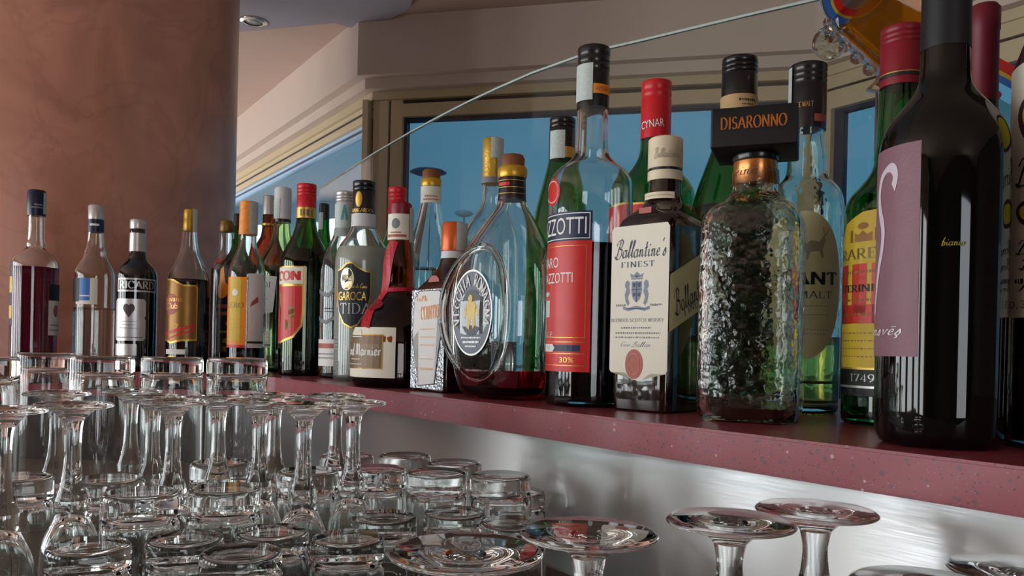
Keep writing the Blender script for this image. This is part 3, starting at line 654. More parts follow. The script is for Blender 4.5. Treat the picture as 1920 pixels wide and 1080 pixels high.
b.screw('cap', 384, 360, 17.5, silvercap, 3, .8); L = b.label('neck_foil', D(-90), D(90), 446, 384, stampm, R=b.r(17.8)+.0003); L.put('teal_mark', [[(.36, .5), (.46, .5), (.5, .75), (.54, .5), (.62, .5), (.52, .95), (.46, .95)]], mat('teal_print', (70, 150, 150), .5))
L = b.label('label', D(-85), D(30), 610, 512, mat('smoky_print', (110, 112, 116), .5), [[(0, .1), (.35, .0), (.7, .16), (.7, .22), (.35, .07), (0, .17)]]); L.put('swoosh', [[(0, .6), (.4, .5), (.8, .8), (.8, .86), (.4, .58), (0, .68)]], MATS['smoky_print']); L.lines([(.3, .7, .3, .02), (.3, .6, .24, .02)], ink)
L = b.label('base_label', D(-85), D(40), 686, 612, paper, [rect(0, 1, 0, .66)]); L.put('rule', [rect(0, 1, .44, .56)], brick); L.lines([(0, 1, .3, .04), (0, 1, .2, .04)], grey)
b = Bottle('liquor_bottle', 'white coconut liqueur bottle with black cap, white collar and black shield label', 679, 560, 1.2)
b.body([(None, 51), (500, 52), (482, 51.5), (464, 46), (446, 33), (432, 25), (424, 23), (360, 20)], clear, .0028); b.liquid(466, milk)
b.screw('cap', 403, 341, 22, blackcap, 2, .3); b.ring('collar', [(427, 24), (420, 23.6), (403, 23)], whitecap, cap=False)
L = b.label('cap_print', D(-60), D(50), 402, 362, gold, [ell(.3, .62, .16, .36, 20)], R=b.r(22.2)+.0003); L.text('MANGAROCA', -.1, .98, .02, .2, gold, font='roman', wmax=.2)
SH = [(.5, 0), (.72, .06), (.9, .24), (1, .5), (1, .86), (.85, .87), (.65, .93), (.5, 1), (.35, .99), (.15, .9), (0, .88), (0, .5), (.1, .24), (.28, .06)]
L = b.label('label', D(-62), D(18), 617, 496, gold, [SH]); L.put('black_panel', [[(.5+(x-.5)*.94, .5+(y-.5)*.95) for x, y in SH]], ink); L.put('gold_seal', [ell(.36, .74, .2, .17, 28)], mat('gold_sheen_print', (236, 220, 180), .3, .4)); L.text('Batida de Coco', .3, .9, .6, .68, gold, font='script', shear=.25)  # whitish reflection on the gold seal is put into its pale colour
L.text('MANGAROCA', -.32, .88, .42, .55, gold, font='sans'); L.text('BATIDA', -.3, 1.02, .22, .38, mat('silver_print', (170, 172, 176), .4, .4), font='roman', wmax=.1, wmin=.03)
L = b.label('side_print', D(-75), D(-25), 700, 625, grey, [rect(.0, .4, i*.09, i*.09+.03) for i in range(10)])
b = Bottle('liquor_bottle', 'green bottle with red screw cap, behind the red-sealed orange liqueur', 742, 520, 1.3)
b.body([(None, 41), (520, 41), (490, 38), (460, 26), (430, 17), (404, 15.5), (365, 13)], green, .0026); b.liquid(500, dark); b.screw('cap', 404, 352, 17, redcap, 3, .5)
# round bulbous orange liqueur with ribbon
b = Bottle('liquor_bottle', 'bulbous dark orange liqueur bottle with red wax cap, red ribbon and seal', 748, 580, 1.06)
b.body([(None, 84), (715, 88), (660, 88), (630, 86), (605, 76), (580, 56), (562, 38), (545, 31), (520, 30), (490, 29), (460, 24), (440, 21), (395, 19)], amber, .003)
b.liquid(552, cola)
b.ring('wax_cap', [(412, 20), (396, 21), (384, 20.5), (380, 18)], deepredcap)
L = b.label('neck_label', D(-88), D(40), 452, 404, cream, R=b.r(23.5)); L.put('red_print', [rect(.1, .9, .1, .2), rect(.3, .7, .25, .3)], brick); L.put('grey_mark', [ell(.5, .62, .16, .2, 14)], grey); stamp(b, D(42), D(85), 456, 392, 23.5)
rib = [(740, 455), (733, 475), (728, 500), (725, 525), (722, 545), (712, 560), (702, 572), (694, 590), (688, 616)]
q = ribbon(rib, 16, 13, 0); draw(b, 'ribbon', q, mat('red_ribbon', (176, 24, 44), .4), .0014)
draw(b, 'neck_ribbon', [[(724, 542), (786, 540), (786, 546), (724, 550)]], MATS['red_ribbon'], .0012)
S = draw(b, 'wax_seal', [ell(704, 572, 17, 11, 18)], deepredcap, .0025)
L = b.label('label', D(-90), D(-3), 706, 616, cream); L.put('brown_panel', [rect(.0, .83, .17, .86)], bronzep); L.put('panel_border', frame(0, .83, .17, .86, .012, .02), gold)
L.text('Grand Marnier', -.04, .8, .42, .7, paper, font='script', wmax=.24, wmin=.05, nib=.7); L.put('crest', [[(.2, .84), (.46, .84), (.42, .95), (.36, .9), (.33, .98), (.3, .9), (.24, .95)], rect(.18, .48, .8, .82)], cream, .0007); L.lines([(.2, .45, .36, .03), (.15, .5, .26, .03)], cream, off=.0007)
b = Bottle('liquor_bottle', 'clear bottle with cork stopper and gold ring, in front of the middle window', 806, 460, 1.25)
b.body([(None, 44), (500, 44), (460, 37), (430, 29), (405, 23), (385, 19), (380, 18), (340, 16)], clear, .0024); b.liquid(505, water)
b.ring('stopper', [(336, 17), (323, 17), (319, 15)], cork); b.ring('gold_ring', [(351, 18.5), (348, 19.4), (338, 19.4), (335, 18.5)], goldcap, cap=True); L = b.label('neck_label', D(-90), D(90), 383, 352, cream, R=b.r(19)); L.lines([(.3, .7, .4, .1), (.25, .75, .2, .1)], brick)
# ------------------------------------------------------------------ square orange liqueur
def square_bottle(b, half, yaw, rings_px, m, shell=0, rc=.012, name='glass_body'):
    """rings_px: (y, scale_x, scale_y) of the rounded square, then the neck"""
    nf = b.dirn(yaw); nr = b.dirn(yaw+PI/2); hx, hy = half
    pr = chaikin([(b.z(y), sx_, sy_, r) for y, sx_, sy_, r in rings_px], 2)
    rings = [(0.0, rrect(hx*pr[0][1]-.004, hy*pr[0][2]-.004, rc)), (.002, rrect(hx*pr[0][1]-.0008, hy*pr[0][2]-.0008, rc))]
    def ringof(z, a, c, r, t=0): 
        w_, h_ = hx*a-t, hy*c-t; return (z, rrect(w_, h_, rc*(1-r)+min(w_, h_)*r))
    rings += [ringof(*p) for p in pr if p[0] > .004 or p is pr[-1]]
    inner = None
    if shell:
        t = shell; inner = [ringof(.004, pr[0][1]*.93, pr[0][2]*.93, pr[0][3], t)]+[ringof(*p, t) for p in pr if p[0] > .007]
    o = loft(name, rings, nr, nf, m, b.o, inner); b.nf, b.nr = nf, nr; b.inner_rings = inner; b.prof = [(.02, 0), (.02, 1)]; return o
def square_liquid(b, level, m):
    zl = b.z(level); r = [(z, [(x*1.008, y*1.008) for x, y in lp]) for z, lp in b.inner_rings if z < zl]
    r.append((zl, r[-1][1])); r[0] = (r[0][0]-.0004, r[0][1]); return loft('liquid', r, b.nr, b.nf, m, b.o)
b = Bottle('liquor_bottle', 'square brown orange liqueur bottle with orange cap and white label', 848, 600, .97)
hx = .036
square_bottle(b, (hx, hx), D(-53), [(None, 1, 1, 0), (560, 1, 1, 0), (545, .96, .96, .1), (525, .72, .72, .4), (505, .5, .5, .8), (488, .42, .42, 1), (440, .36, .36, 1)], browng, rc=.006)
b.ring('cap', [(473, 23.5), (470, 24.5), (424, 23.6), (418, 22)], orangecap); b.ring('white_ring', [(486, 24), (473, 23.5)], whitecap, cap=False); stamp(b, D(10), D(80), 472, 420, 24.6)
PL = [(.27, .03), (.74, .06), (.8, .7), (.96, .72), (.97, .93), (.83, .98), (.25, .98), (.1, .9), (.06, .5), (.24, .58)]
L = b.flat('label', b.nf*hx, b.nf, hx*1.86, 728, 546, mat('bare_glass_glints', (150, 152, 156), .22, 1, bump=.9, bscale=300)); L.put('black_outline', [[(.5+(x-.5)*1.06, .5+(y-.5)*1.02) for x, y in PL]], ink); L.put('white_panel', [PL], paper, .001)  # silver ground stands in for reflections on the bare glass face
L.text('COINTREAU', .3, .98, .7, .84, orange, off=.0014, rot=.06, font='roman', wmax=.16); L.lines([(.3, .74, .6, .015), (.3, .74, .52, .015), (.3, .74, .44, .015), (.3, .7, .3, .012), (.3, .7, .2, .03)], mat('pale_orange_print', (236, 200, 160), .5), off=.0014); L.text('Triple', .16, .5, .88, .94, orange, font='script', off=.0014)
# oval shoulder mark of the square bottle
L = b.flat('shoulder_seal', b.nf*.0285+Vector((0, 0, 0)), (b.nf+Vector((0, 0, .9))).normalized(), .022, 545, 520, brick, [ell(.5, .5, .5, .5)])
# ------------------------------------------------------------------ triangular brandy bottle with medallions
b = Bottle('liquor_bottle', 'pear-shaped clear brandy bottle with round medallion and dark oval label', 955, 600, .87)
prf = chaikin([(b.z(y), b.r(h)) for y, h in ((None, 74), (735, 84), (700, 95), (650, 103), (590, 106), (540, 103), (500, 94), (450, 70), (410, 44), (392, 31), (380, 27), (330, 24))], 2)
th0 = -47
def tri(r, k): return [(r*(1+k*math.cos(3*(2*PI*i/60)))*math.cos(2*PI*i/60), r*(1+k*math.cos(3*(2*PI*i/60)))*math.sin(2*PI*i/60)) for i in range(60)]
def kk(r): return -.11*max(0, min(1, (r-b.r(30))/b.r(50)))
nf = b.dirn(D(th0)); nr = b.dirn(D(th0)+PI/2)
outer = [(0.0, tri(prf[0][1]-.004, kk(prf[0][1]))), (.003, tri(prf[0][1], kk(prf[0][1])))]+[(z, tri(r, kk(r))) for z, r in prf if z > .004]
inner = [(.009, tri(prf[0][1]-.014, kk(prf[0][1])))]+[(z, tri(r-.004, kk(r))) for z, r in prf if z > .013]
loft('glass_body', outer, nf, nr, clear, b.o, inner)
zl = b.z(692); rr = [(z, [(x*1.006, y*1.006) for x, y in lp]) for z, lp in inner if z < zl]; rr.append((zl, rr[-1][1])); loft('liquid', rr, nf, nr, redliq, b.o)
b.prof = [(r, z) for z, r in prf]
b.ring('stopper', [(313, 22), (298, 22.5), (291, 20)], cork); b.ring('gold_ring', [(335, 26), (331, 27.5), (318, 27.5), (313, 26)], goldcap); b.ring('neck_band', [(377, 27), (335, 25)], blackcap, cap=False)
L = b.label('neck_print', D(-80), D(60), 372, 340, gold, [rect(0, 1, .15, .19), rect(0, 1, .5, .54), rect(0, 1, .9, .94)], R=b.r(27)+.0003); L.put('red_script', [rect(.15, .5, .6, .8)], red)
for k, thm in (('left', th0), ('right', th0+120)):
    n = b.dirn(D(thm)); u = Vector((0, 0, 1)).cross(n).normalized(); zc = b.z(590); rx, rz, d0 = .050, b.z(470)-zc, b.r(106)*(.89)
    pts = [n*(d0-.001-.012*abs(math.sin(a))**2.2)+u*rx*math.cos(a)+Vector((0, 0, zc+rz*math.sin(a))) for a in [2*PI*i/64 for i in range(64)]]
    tube('medallion_rim', pts, .0042, clear, b.o, True, 10)
    if k == 'left':
        S = Surf(lambda a, z, o: n*(d0-.002+o)+u*a+Vector((0, 0, z)), .064, b.z(668), b.z(513), None, 0)
        S.o = S.put('label', [ell(.5, .5, .5, .5, 48)], mat('dark_silver_label', (62, 64, 72), .35, .4), .001, b.o)
        S.put('border', band(ell(.5, .5, .5, .5, 48), ell(.5, .5, .475, .478, 48)), mat('pale_silver_print', (190, 190, 186), .4, .4), .0014)
        S.put('inner_oval', [ell(.5, .5, .28, .27, 36)], mat('black_oval', (20, 20, 26), .4), .0014)
        S.put('lion', [ell(.47, .665, .055, .045, 12), [(.38, .62), (.57, .63), (.63, .56), (.58, .47), (.6, .36), (.54, .3), (.52, .42), (.48, .42), (.45, .3), (.38, .33), (.42, .46), (.36, .52)], [(.6, .58), (.7, .52), (.66, .46), (.58, .54)], [(.37, .6), (.31, .5), (.34, .42), (.39, .5)]], mat('dull_gold_figure', (176, 152, 88), .45, .3), .0018)
        txt = 'VECCHIA ROMAGNA'; P = []
        for i, ch in enumerate(txt):
            a = D(196-(212)*i/(len(txt)-1)); g = glyphs(ch, 'roman', .2, .06); w_ = (ROMAN[ch][0])/2
            for q in g:
                P.append([(.5+.385*math.cos(a)*(1+(y-.5)*.36)+math.sin(a)*(x-w_)*.115, .5+.385*math.sin(a)*(1+(y-.5)*.36)-math.cos(a)*(x-w_)*.105) for x, y in q])
        S.put('lettering', P, white, .0018)
        S.lines([(.3, .7, .16, .03), (.36, .64, .11, .02), (.26, .74, .21, .02)], MATS['pale_silver_print'], off=.0018)
# ------------------------------------------------------------------ behind it
b = Bottle('liquor_bottle', 'clear grappa bottle with gold foil cap and stamp, in front of the middle window', 920, 480, 1.15)
b.body([(None, 58), (500, 58), (450, 56), (425, 46), (402, 28), (385, 20), (370, 18), (345, 18), (290, 15)], clear, .0024); b.liquid(640, water)
b.ring('foil_cap', [(346, 20), (338, 19), (300, 19), (290, 20), (285, 19.5), (264, 19.5), (260, 18)], mat('gold_foil', (196, 156, 60), .4, .5, bump=.3)); stamp(b, D(-10), D(75), 300, 262, 20); stamp(b, D(25), D(80), 344, 300, 19.8); b.label('tear_band', D(-80), D(25), 346, 335, grey, R=b.r(20.4)+.0003)
b = Bottle('liquor_bottle', 'slender green bottle with black cap, behind the bitters bottle', 1050, 450, .99)
b.body([(None, 62), (520, 62), (450, 57), (400, 48), (350, 36), (310, 26), (298, 24), (240, 20)], green, .0028); b.liquid(690, mat('green_liquid', (120, 190, 130), 0, trans=1, ior=1.33))
b.screw('cap', 300, 223, 24.6, blackcap, 2, .25); stamp(b, D(-60), D(12), 302, 250, 24.8); b.label('neck_band', D(12), D(80), 300, 280, gold, R=b.r(24.9)+.0004)
# ------------------------------------------------------------------ bitters with red and navy label
b = Bottle('liquor_bottle', 'tall clear bitters bottle half full of dark liquid, red and navy label', 1105, 500, .785)
b.body([(None, 78), (420, 79), (355, 79), (338, 77), (322, 66), (306, 44), (294, 33), (282, 30), (205, 29.5), (130, 26)], clear, .003); b.liquid(463, dark)
b.screw('cap', 206, 91, 30.5, blackcap, 3, .4); stamp(b, D(-78), D(-2), 196, 128, 31, m=stampm); L = b.label('cap_band', D(0), D(75), 184, 166, orange, R=b.r(30.9)+.0003); L.text('AMARO', .1, .9, .25, .75, brick)
draw(b, 'round_seal', [ell(1039, 368, 13, 25, 24)], red, .0006); draw(b, 'seal_ring', band(ell(1039, 368, 11, 21, 24), ell(1039, 368, 10, 18.5, 24)), mat('pale_pink_print', (230, 170, 160), .5), .0009)
t1 = 0.0
L = b.label('name_band', D(-92), D(3), 461, 408, navy); L.put('border', frame(-.1, .97, .06, .94, .012, .03), white); L.text('RAMAZZOTTI', -.42, .92, .22, .8, white)
L = b.label('label', D(-92), D(3), 696, 461, red); L.put('gold_border', frame(-.1, .93, .26, .965, .008, .004), gold); L.text('AMARO', -.05, .5, .8, .88, white); L.text('RAMAZZOTTI', -.14, .74, .68, .76, white)
L.put('figure', [rect(.06, .3, .42, .55), ell(.17, .6, .12, .02, 12)], mat('pale_figure_print', (206, 196, 190), .5)); L.put('signature', glyphs('Felice', 'script', .03, .01) and fit(glyphs('Felice', 'script', .06, .02), .02, .4, .26, .36), white)
L.put('navy_bar', [rect(0, .86, .155, .205)], navy); L.text('MILANO', -.02, .34, .16, .2, white); L.put('pale_tab', [[(.0, .15), (.4, .15), (.45, .18), (.4, .21), (.0, .21), (.0, .2), (.38, .2), (.42, .18), (.38, .16), (.0, .16)]], white, .0007); L.put('gold_rules', [rect(0, .93, .135, .14), rect(0, .93, .045, .05), rect(0, .93, .225, .229)], gold); L.text('30%', .55, .78, .07, .11, gold)
# ------------------------------------------------------------------ green bottle with red cap
b = Bottle('liquor_bottle', 'green aperitif bottle with tall red printed cap, behind the cream-capped whisky', 1226, 400, .93)
b.body([(None, 78), (420, 78), (370, 77), (348, 70), (322, 46), (300, 32), (280, 28.5), (262, 28), (200, 25)], green, .0028); b.liquid(500, cola)
b.screw('cap', 263, 155, 28.6, redcap, 2, .28); L = b.label('cap_print', D(-65), D(35), 252, 228, white, [[(0, 0), (.02, 0), (.02, .02), (0, .02)]], R=b.r(28.8)+.0003); L.text('CYNAR', .05, .95, .25, .85, white, rot=.08)
L = b.label('label', D(-88), D(60), 560, 392, red); L.put('gold_border', frame(0, 1, 0, 1, .02, .02), gold)
# ------------------------------------------------------------------ cream-capped whisky
b = Bottle('liquor_bottle', 'rectangular brown whisky bottle with cream cap and long cream label', 1242, 560, .738)
hx, hy = .031, .0375
square_bottle(b, (hx, hy), D(-33), [(None, 1, 1, 0), (452, 1, 1, 0), (430, .99, .99, .05), (412, .9, .9, .25), (395, .68, .62, .6), (378, .5, .42, .95), (340, .46, .385, 1), (300, .44, .37, 1)], browng, rc=.010)
b.ring('cap', [(341, 32), (338, 33), (324, 33), (323, 31.5), (319, 31.5), (318, 33), (264, 32.6), (260, 31)], creamcap); b.ring('cap_seam', [(324, 32), (318, 32)], blackcap, cap=False); L = b.label('cap_script', D(-50), D(50), 306, 280, bluegrey, [[(0, 0), (.02, 0), (.02, .02), (0, .02)]], R=b.r(33.2)); L.text("Ballantine's", .1, .95, .1, .9, mat('faint_print', (170, 160, 140), .5), font='script', shear=.3)
L = b.flat('label', b.nf*hy, b.nf, hx*1.98, 699, 431, cream, [[(.03, .0), (.28, .0), (.34, -.02), (.42, -.045), (.5, -.05), (.58, -.045), (.66, -.02), (.72, 0), (.97, 0), (1, .02), (1, .975), (.96, 1), (.04, 1), (0, .975), (0, .02)]])
L.text("Ballantine's", .05, .95, .77, .915, navy, font='script', wmax=.13, wmin=.03, nib=.5, shear=.3); L.text('FINEST', .18, .76, .715, .755, bluegrey, font='roman', wmax=.16, track=.2)
pb = mat('soft_blue_print', (136, 142, 156), .6)
L.put('coat_of_arms', [[(.36, .645), (.34, .675), (.4, .662), (.46, .685), (.52, .662), (.58, .675), (.56, .645)], rect(.36, .56, .632, .642),
 [(.37, .62), (.55, .62), (.55, .54), (.52, .5), (.46, .475), (.4, .5), (.37, .54)],
 [(.34, .61), (.3, .63), (.26, .615), (.25, .585), (.28, .57), (.25, .53), (.27, .48), (.31, .455), (.34, .47), (.31, .51), (.345, .55), (.33, .585)],
 [(.58, .61), (.62, .63), (.66, .615), (.67, .585), (.64, .57), (.67, .53), (.65, .48), (.61, .455), (.58, .47), (.61, .51), (.575, .55), (.59, .585)],
 [(.22, .455), (.32, .44), (.46, .455), (.6, .44), (.7, .455), (.69, .43), (.6, .418), (.46, .432), (.32, .418), (.23, .43)], rect(.1, .2, .452, .458), rect(.72, .84, .452, .458)], pb)
L.put('coat_of_arms_detail', [rect(.455, .465, .48, .62), rect(.37, .55, .562, .568), [(.39, .61), (.44, .61), (.43, .58), (.4, .58)], [(.48, .61), (.53, .61), (.52, .58), (.49, .58)], ell(.42, .53, .022, .014, 10), ell(.5, .53, .022, .014, 10), rect(.3, .62, .432, .438), ell(.46, .652, .03, .007, 10)], bluegrey, .0008)
L.text('BLENDED SCOTCH WHISKY', .02, .93, .345, .37, grey, font='roman', wmax=.12); L.lines([(.2, .72, .305, .012), (.1, .88, .27, .012), (.1, .86, .24, .012), (.1, .28, .46, .012), (.7, .9, .46, .012)], grey)
L.put('signature', fit(glyphs('Geo Ballan', 'script', .08, .03, shear=.4), .2, .72, .175, .215), bluegrey); L.put('red_seal', [ell(.44, .06, .15, .1, 28)], brick, .001); L.put('seal_ring', band(ell(.44, .06, .11, .075, 24), ell(.44, .06, .1, .067, 24)), mat('pale_brick_print', (196, 124, 110), .5), .0013)
# diagonal label on the right face
L = b.flat('side_label', b.nr*hx, b.nr, hy*1.98, 640, 452, mat('buff_paper', (206, 192, 146), .6, var=.05), [[(0, .08), (1, .42), (1, .98), (0, .62)]]); L.text("Ballantine's", .04, .98, .36, .62, ink, font='script', wmax=.13, wmin=.03, nib=.5, shear=.3, rot=.40); L.text('FINEST', .3, .8, .32, .4, bluegrey, font='roman', rot=.42)
L = b.label('shoulder_band', D(-75), D(28), 378, 366, creamcap, R=b.r(38)); L.lines([(.1, .9, .5, .1)], grey)
draw_n = b.nf
L = b.flat('shoulder_strip', b.nf*(hy*.82)+Vector((0, 0, 0)), (b.nf+Vector((0, 0, .55))).normalized(), .013, 440, 398, brick)
# ------------------------------------------------------------------ big green bottle with black cap
b = Bottle('liquor_bottle', 'large green bottle with black cap and cream neck band, behind the black box stopper', 1380, 450, .84)
b.body([(None, 92), (470, 92), (420, 91), (380, 84), (335, 70), (290, 53), (250, 41), (215, 35), (185, 33.5), (130, 30)], green, .003); b.liquid(392, mat('dark_green_liquid', (10, 74, 48), .05, trans=.3, ior=1.33))
b.screw('cap', 186, 111, 34, blackcap, 3, .4); L = b.label('neck_band', D(-90), D(90), 213, 185, mat('tan_paper', (196, 164, 116), .5), R=b.r(35)); L.lines([(.5, .8, .6, .16), (.55, .76, .3, .08)], ink)
# ------------------------------------------------------------------ hammered square bottle with box stopper
b = Bottle('liquor_bottle', 'nearly empty square hammered-glass amaretto bottle with black box stopper', 1411, 560, .65)
h = .0385
square_bottle(b, (h, h), D(-9), [(None, .97, .97, 0), (780, 1, 1, 0), (440, .99, .99, 0), (412, .97, .97, .05), (392, .86, .86, .3), (378, .62, .62, .7), (366, .5, .5, 1), (348, .5, .5, 1), (322, .48, .48, 1)], hammered, .004, rc=.014)
square_liquid(b, 762, cola)
b.ring('copper_band', [(349, 41), (346, 42.5), (306, 41.5), (302, 41)], copper); L = b.label('signature', D(-60), D(10), 340, 314, ink, [[(0, 0), (.02, 0), (.02, .02), (0, .02)]], R=b.r(42.6)); L.text('Reina', .05, .95, .2, .8, mat('brown_ink', (96, 60, 40), .5), font='script', wmax=.06, wmin=.03, shear=.3)
b.ring('black_ring', [(304, 42.5), (300, 44), (294, 44), (290, 42)], blackcap)
nf, nr = b.dirn(D(-4)), b.dirn(D(-4)+PI/2); z0, z1 = b.z(291), b.z(219)
loft('box_stopper', [(z0, rrect(.0315, .0305, .002)), (z0+.001, rrect(.0325, .0315, .0015)), (z1-.001, rrect(.0325, .0315, .0015)), (z1, rrect(.0318, .0308, .002))], nr, nf, mat('matt_black_box', (14, 14, 16), .5), b.o)
S = Surf(lambda a, z, o: nf*(.0315+o)+nr*a+Vector((0, 0, z)), .062, z0, z1, None, 0); S.o = b.o
S.text('DISARONNO', .1, .9, .44, .76, copper, font='roman', wmax=.19, wmin=.05)
# ------------------------------------------------------------------ malt whisky with oval label
b = Bottle('liquor_bottle', 'clear malt whisky bottle with black cap and cream oval label', 1508, 500, .75)
b.body([(None, 68), (700, 70), (400, 72), (370, 70), (352, 60), (340, 46), (328, 38), (300, 37), (275, 33), (256, 30), (245, 34), (200, 33), (140, 30)], mat('rippled_glass', (240, 246, 240), 0, trans=1, ior=1.47, bump=.25, bscale=60), .0028); b.liquid(632, yellowliq)
b.screw('cap', 246, 123, 35.5, blackcap, 3, .3); stamp(b, D(-85), D(-55), 240, 130, 36); L = b.label('cap_print', D(-60), D(20), 212, 196, gold, [[(0, 0), (.02, 0), (.02, .02), (0, .02)]], R=b.r(35.9)); L.text('SINGLE MALT', .0, .95, .2, .8, gold, font='roman'); b.label('cap_mark', D(20), D(70), 236, 222, brick, R=b.r(35.9))
L = b.label('label', D(-62), D(64), 673, 406, mat('aged_cream_paper', (206, 196, 150), .55, var=.06), [ell(.5, .5, .5, .5, 48)]); L.text('GRANT', .0, .93, .5, .59, ink, font='roman', wmax=.2, wmin=.06); L.text('MALT', .42, .84, .41, .46, bluegrey, font='roman', wmax=.12); L.put('stag', [[(.48, .76), (.56, .8), (.66, .79), (.72, .84), (.74, .8), (.7, .74), (.72, .68), (.69, .68), (.66, .73), (.56, .72), (.53, .67), (.5, .67)], ribbon([(.73, .83), (.7, .89), (.66, .9)], .012, .008, 0)[0], ribbon([(.74, .83), (.78, .88), (.83, .89)], .012, .008, 0)[0]], mat('pale_grey_print', (150, 142, 120), .6)); L.lines([(.3, .8, .36, .006), (.35, .8, .3, .006), (.5, .8, .2, .006), (.5, .78, .17, .006)], grey)
L = b.label('base_plate', D(-10), D(75), 752, 712, mat('embossing_shade', (60, 60, 20), .4), frame(0, 1, 0, 1, .07, .12)); L2 = b.label('base_lettering', D(-20), D(80), 782, 764, MATS['embossing_shade'], [[(0, 0), (.02, 0), (.02, .02), (0, .02)]]); L2.text('ANDERSON', .0, .95, .1, .9, MATS['embossing_shade'], font='roman')  # embossed frame and lettering, their relief shade put in as dark olive
# ------------------------------------------------------------------ green whisky with yellow label
b = Bottle('liquor_bottle', 'green whisky bottle with deep red cap and yellow label', 1683, 500, .64)
b.body([(None, 104), (420, 106), (390, 105), (368, 96), (345, 72), (322, 54), (305, 49), (292, 51), (280, 47), (230, 44), (172, 41), (90, 37)], green, .003); b.liquid(470, mat('bright_green_liquid', (90, 190, 90), 0, trans=1, ior=1.33))
b.screw('cap', 166, 54, 42.5, deepredcap, 3, .3); L = b.label('cap_rules', D(-90), D(90), 152, 144, ink, R=b.r(42.8)); L.put('gold_rule', [rect(0, 1, .8, 1)], gold)
L = b.label('label', D(-80), D(62), 690, 403, yellow, [[(0, 0), (1, 0), (1, .8), (.9, .93), (.7, .99), (.5, 1), (.3, .99), (.1, .93), (0, .8)]])
L.text('RARE', .04, .42, .69, .76, bronzep, font='roman', wmax=.14); L.put('crest', [[(.22, .8), (.38, .8), (.38, .86), (.34, .845), (.3, .87), (.26, .845), (.22, .86)], ell(.3, .9, .05, .022, 12), rect(.17, .2, .8, .88), rect(.4, .43, .8, .88)], mat('ochre_print', (150, 96, 40), .5)); L.put('red_letters', [rect(.0, .14, .28, .66), rect(.0, .5, .28, .40), rect(.2, .34, .34, .66), rect(.38, .62, .28, .66), rect(.66, .95, .28, .66)], red); L.lines([(.05, .9, .61, .02), (.05, .9, .43, .02), (.05, .9, .34, .02)], MATS['ochre_print']); L.text('JUSTERINI & BROOKS', .02, .95, .48, .53, ink, font='roman', wmax=.2); L.lines([(.03, .9, .22, .008), (.03, .9, .17, .008), (.03, .9, .12, .008), (.03, .9, .07, .008)], MATS['ochre_print'])
L = b.label('base_label', D(-80), D(62), 742, 690, ink); L.text('1749', .2, .42, .5, .78, MATS['pale_silver_print'], font='roman'); L.put('gold_rule', [rect(0, 1, .93, 1)], gold); L.put('silver_rule', [rect(0, 1, .28, .36)], silvercap)
# ------------------------------------------------------------------ dark wine bottle in front
b = Bottle('wine_bottle', 'dark wine bottle with plum label and black capsule, nearest on the shelf', 1764, 500, .50, 'bottle')
b.body([(None, 120), (790, 125), (330, 126), (300, 126), (266, 123), (234, 110), (204, 85), (176, 60), (155, 50), (130, 48), (90, 47), (-190, 45)], wineg, foot=.006)
b.ring('capsule', [(96, 48.4), (0, 48), (-150, 47), (-158, 48.5), (-195, 48.5), (-200, 47)], mat('black_capsule', (13, 15, 20), .5))
L = b.label('label', D(-92), D(-18), 670, 284, plum)
fl = [(.62, .8), (.66, .86), (.6, .9), (.5, .9), (.36, .86), (.3, .78), (.34, .7), (.44, .62), (.42, .52), (.32, .42), (.24, .3), (.18, .2)]
L.put('flourish', ribbon(chaikin([(x*1.02+.0, y) for x, y in fl], 3), .085, .03, .2), mat('pale_lilac_print', (206, 194, 204), .5)); L.text('Cansv\u0113\u015f', -.12, .8, .085, .165, white, font='script', wmax=.1, wmin=.03, shear=.35)
L = b.label('gold_lettering', D(0), D(20), 475, 430, gold, [[(0, 0), (.02, 0), (.02, .02), (0, .02)]]); L.text('bianco', 0, 1, .0, .35, mat('dull_gold_print', (150, 130, 40), .5), font='script', shear=.3)
b = Bottle('wine_bottle', 'dark bottle with burgundy capsule, behind the nearest wine bottle', 1838, 400, .56)
b.body([(None, 88), (330, 90), (300, 84), (262, 60), (230, 34), (190, 29), (60, 27)], wineg); b.ring('capsule', [(214, 31), (180, 29.5), (62, 29), (58, 31), (18, 31), (10, 27)], burgundy)
# ------------------------------------------------------------------ beer bottle at the right edge
b = Bottle('beer_bottle', 'clear beer bottle with tall cream handwritten label, at the right end of the shelf', 1989, 500, .495)
b.body([(None, 100), (820, 104), (600, 104), (125, 104), (118, 100), (100, 92), (70, 80), (40, 60), (0, 46), (-80, 38), (-140, 36)], mat('smoky_glass', (130, 150, 150), 0, trans=1, ior=1.47), .003); b.liquid(52, mat('rose_beer', (120, 60, 76), .05, trans=.5, ior=1.33)); b.ring('cap', [(-128, 39), (-150, 38)], burgundy)
L = b.label('label', D(-80), D(80), 598, 114, cream, [[(0, 0), (1, 0), (1, .99), (.5, 1), (0, .97)]])
wob = lambda cx, cy, rx, ry: [(cx+rx*math.cos(a)*(1+.06*math.sin(3*a)), cy+ry*math.sin(a)*(1+.05*math.cos(2*a))) for a in [2*PI*i/32 for i in range(32)]]
pp = mat('purple_print', (72, 40, 70), .5); yl = mat('bright_yellow_print', (222, 206, 40), .5)
L.put('purple_ring', [wob(.42, .76, .26, .12)], pp); L.put('yellow_disc', [wob(.43, .76, .22, .1)], yl, .0007); L.put('purple_arch', [wob(.36, .4, .2, .06)], pp); L.put('yellow_arch', [wob(.36, .4, .165, .042)], yl, .0007)
L.text('Birra', .14, .6, .5, .62, ink, font='script', shear=.25); L.text('Brenna', .16, .7, .24, .3, ink, font='script', shear=.25); L.text('Bionda', .2, .7, .18, .23, ink, font='script', shear=.25); L.lines([(.16, .7, .14, .02)], ink); L.text('Torino', .19, .7, .1, .13, ink, font='script', shear=.25); L.text('0,35 L', .1, .5, .03, .065, grey)
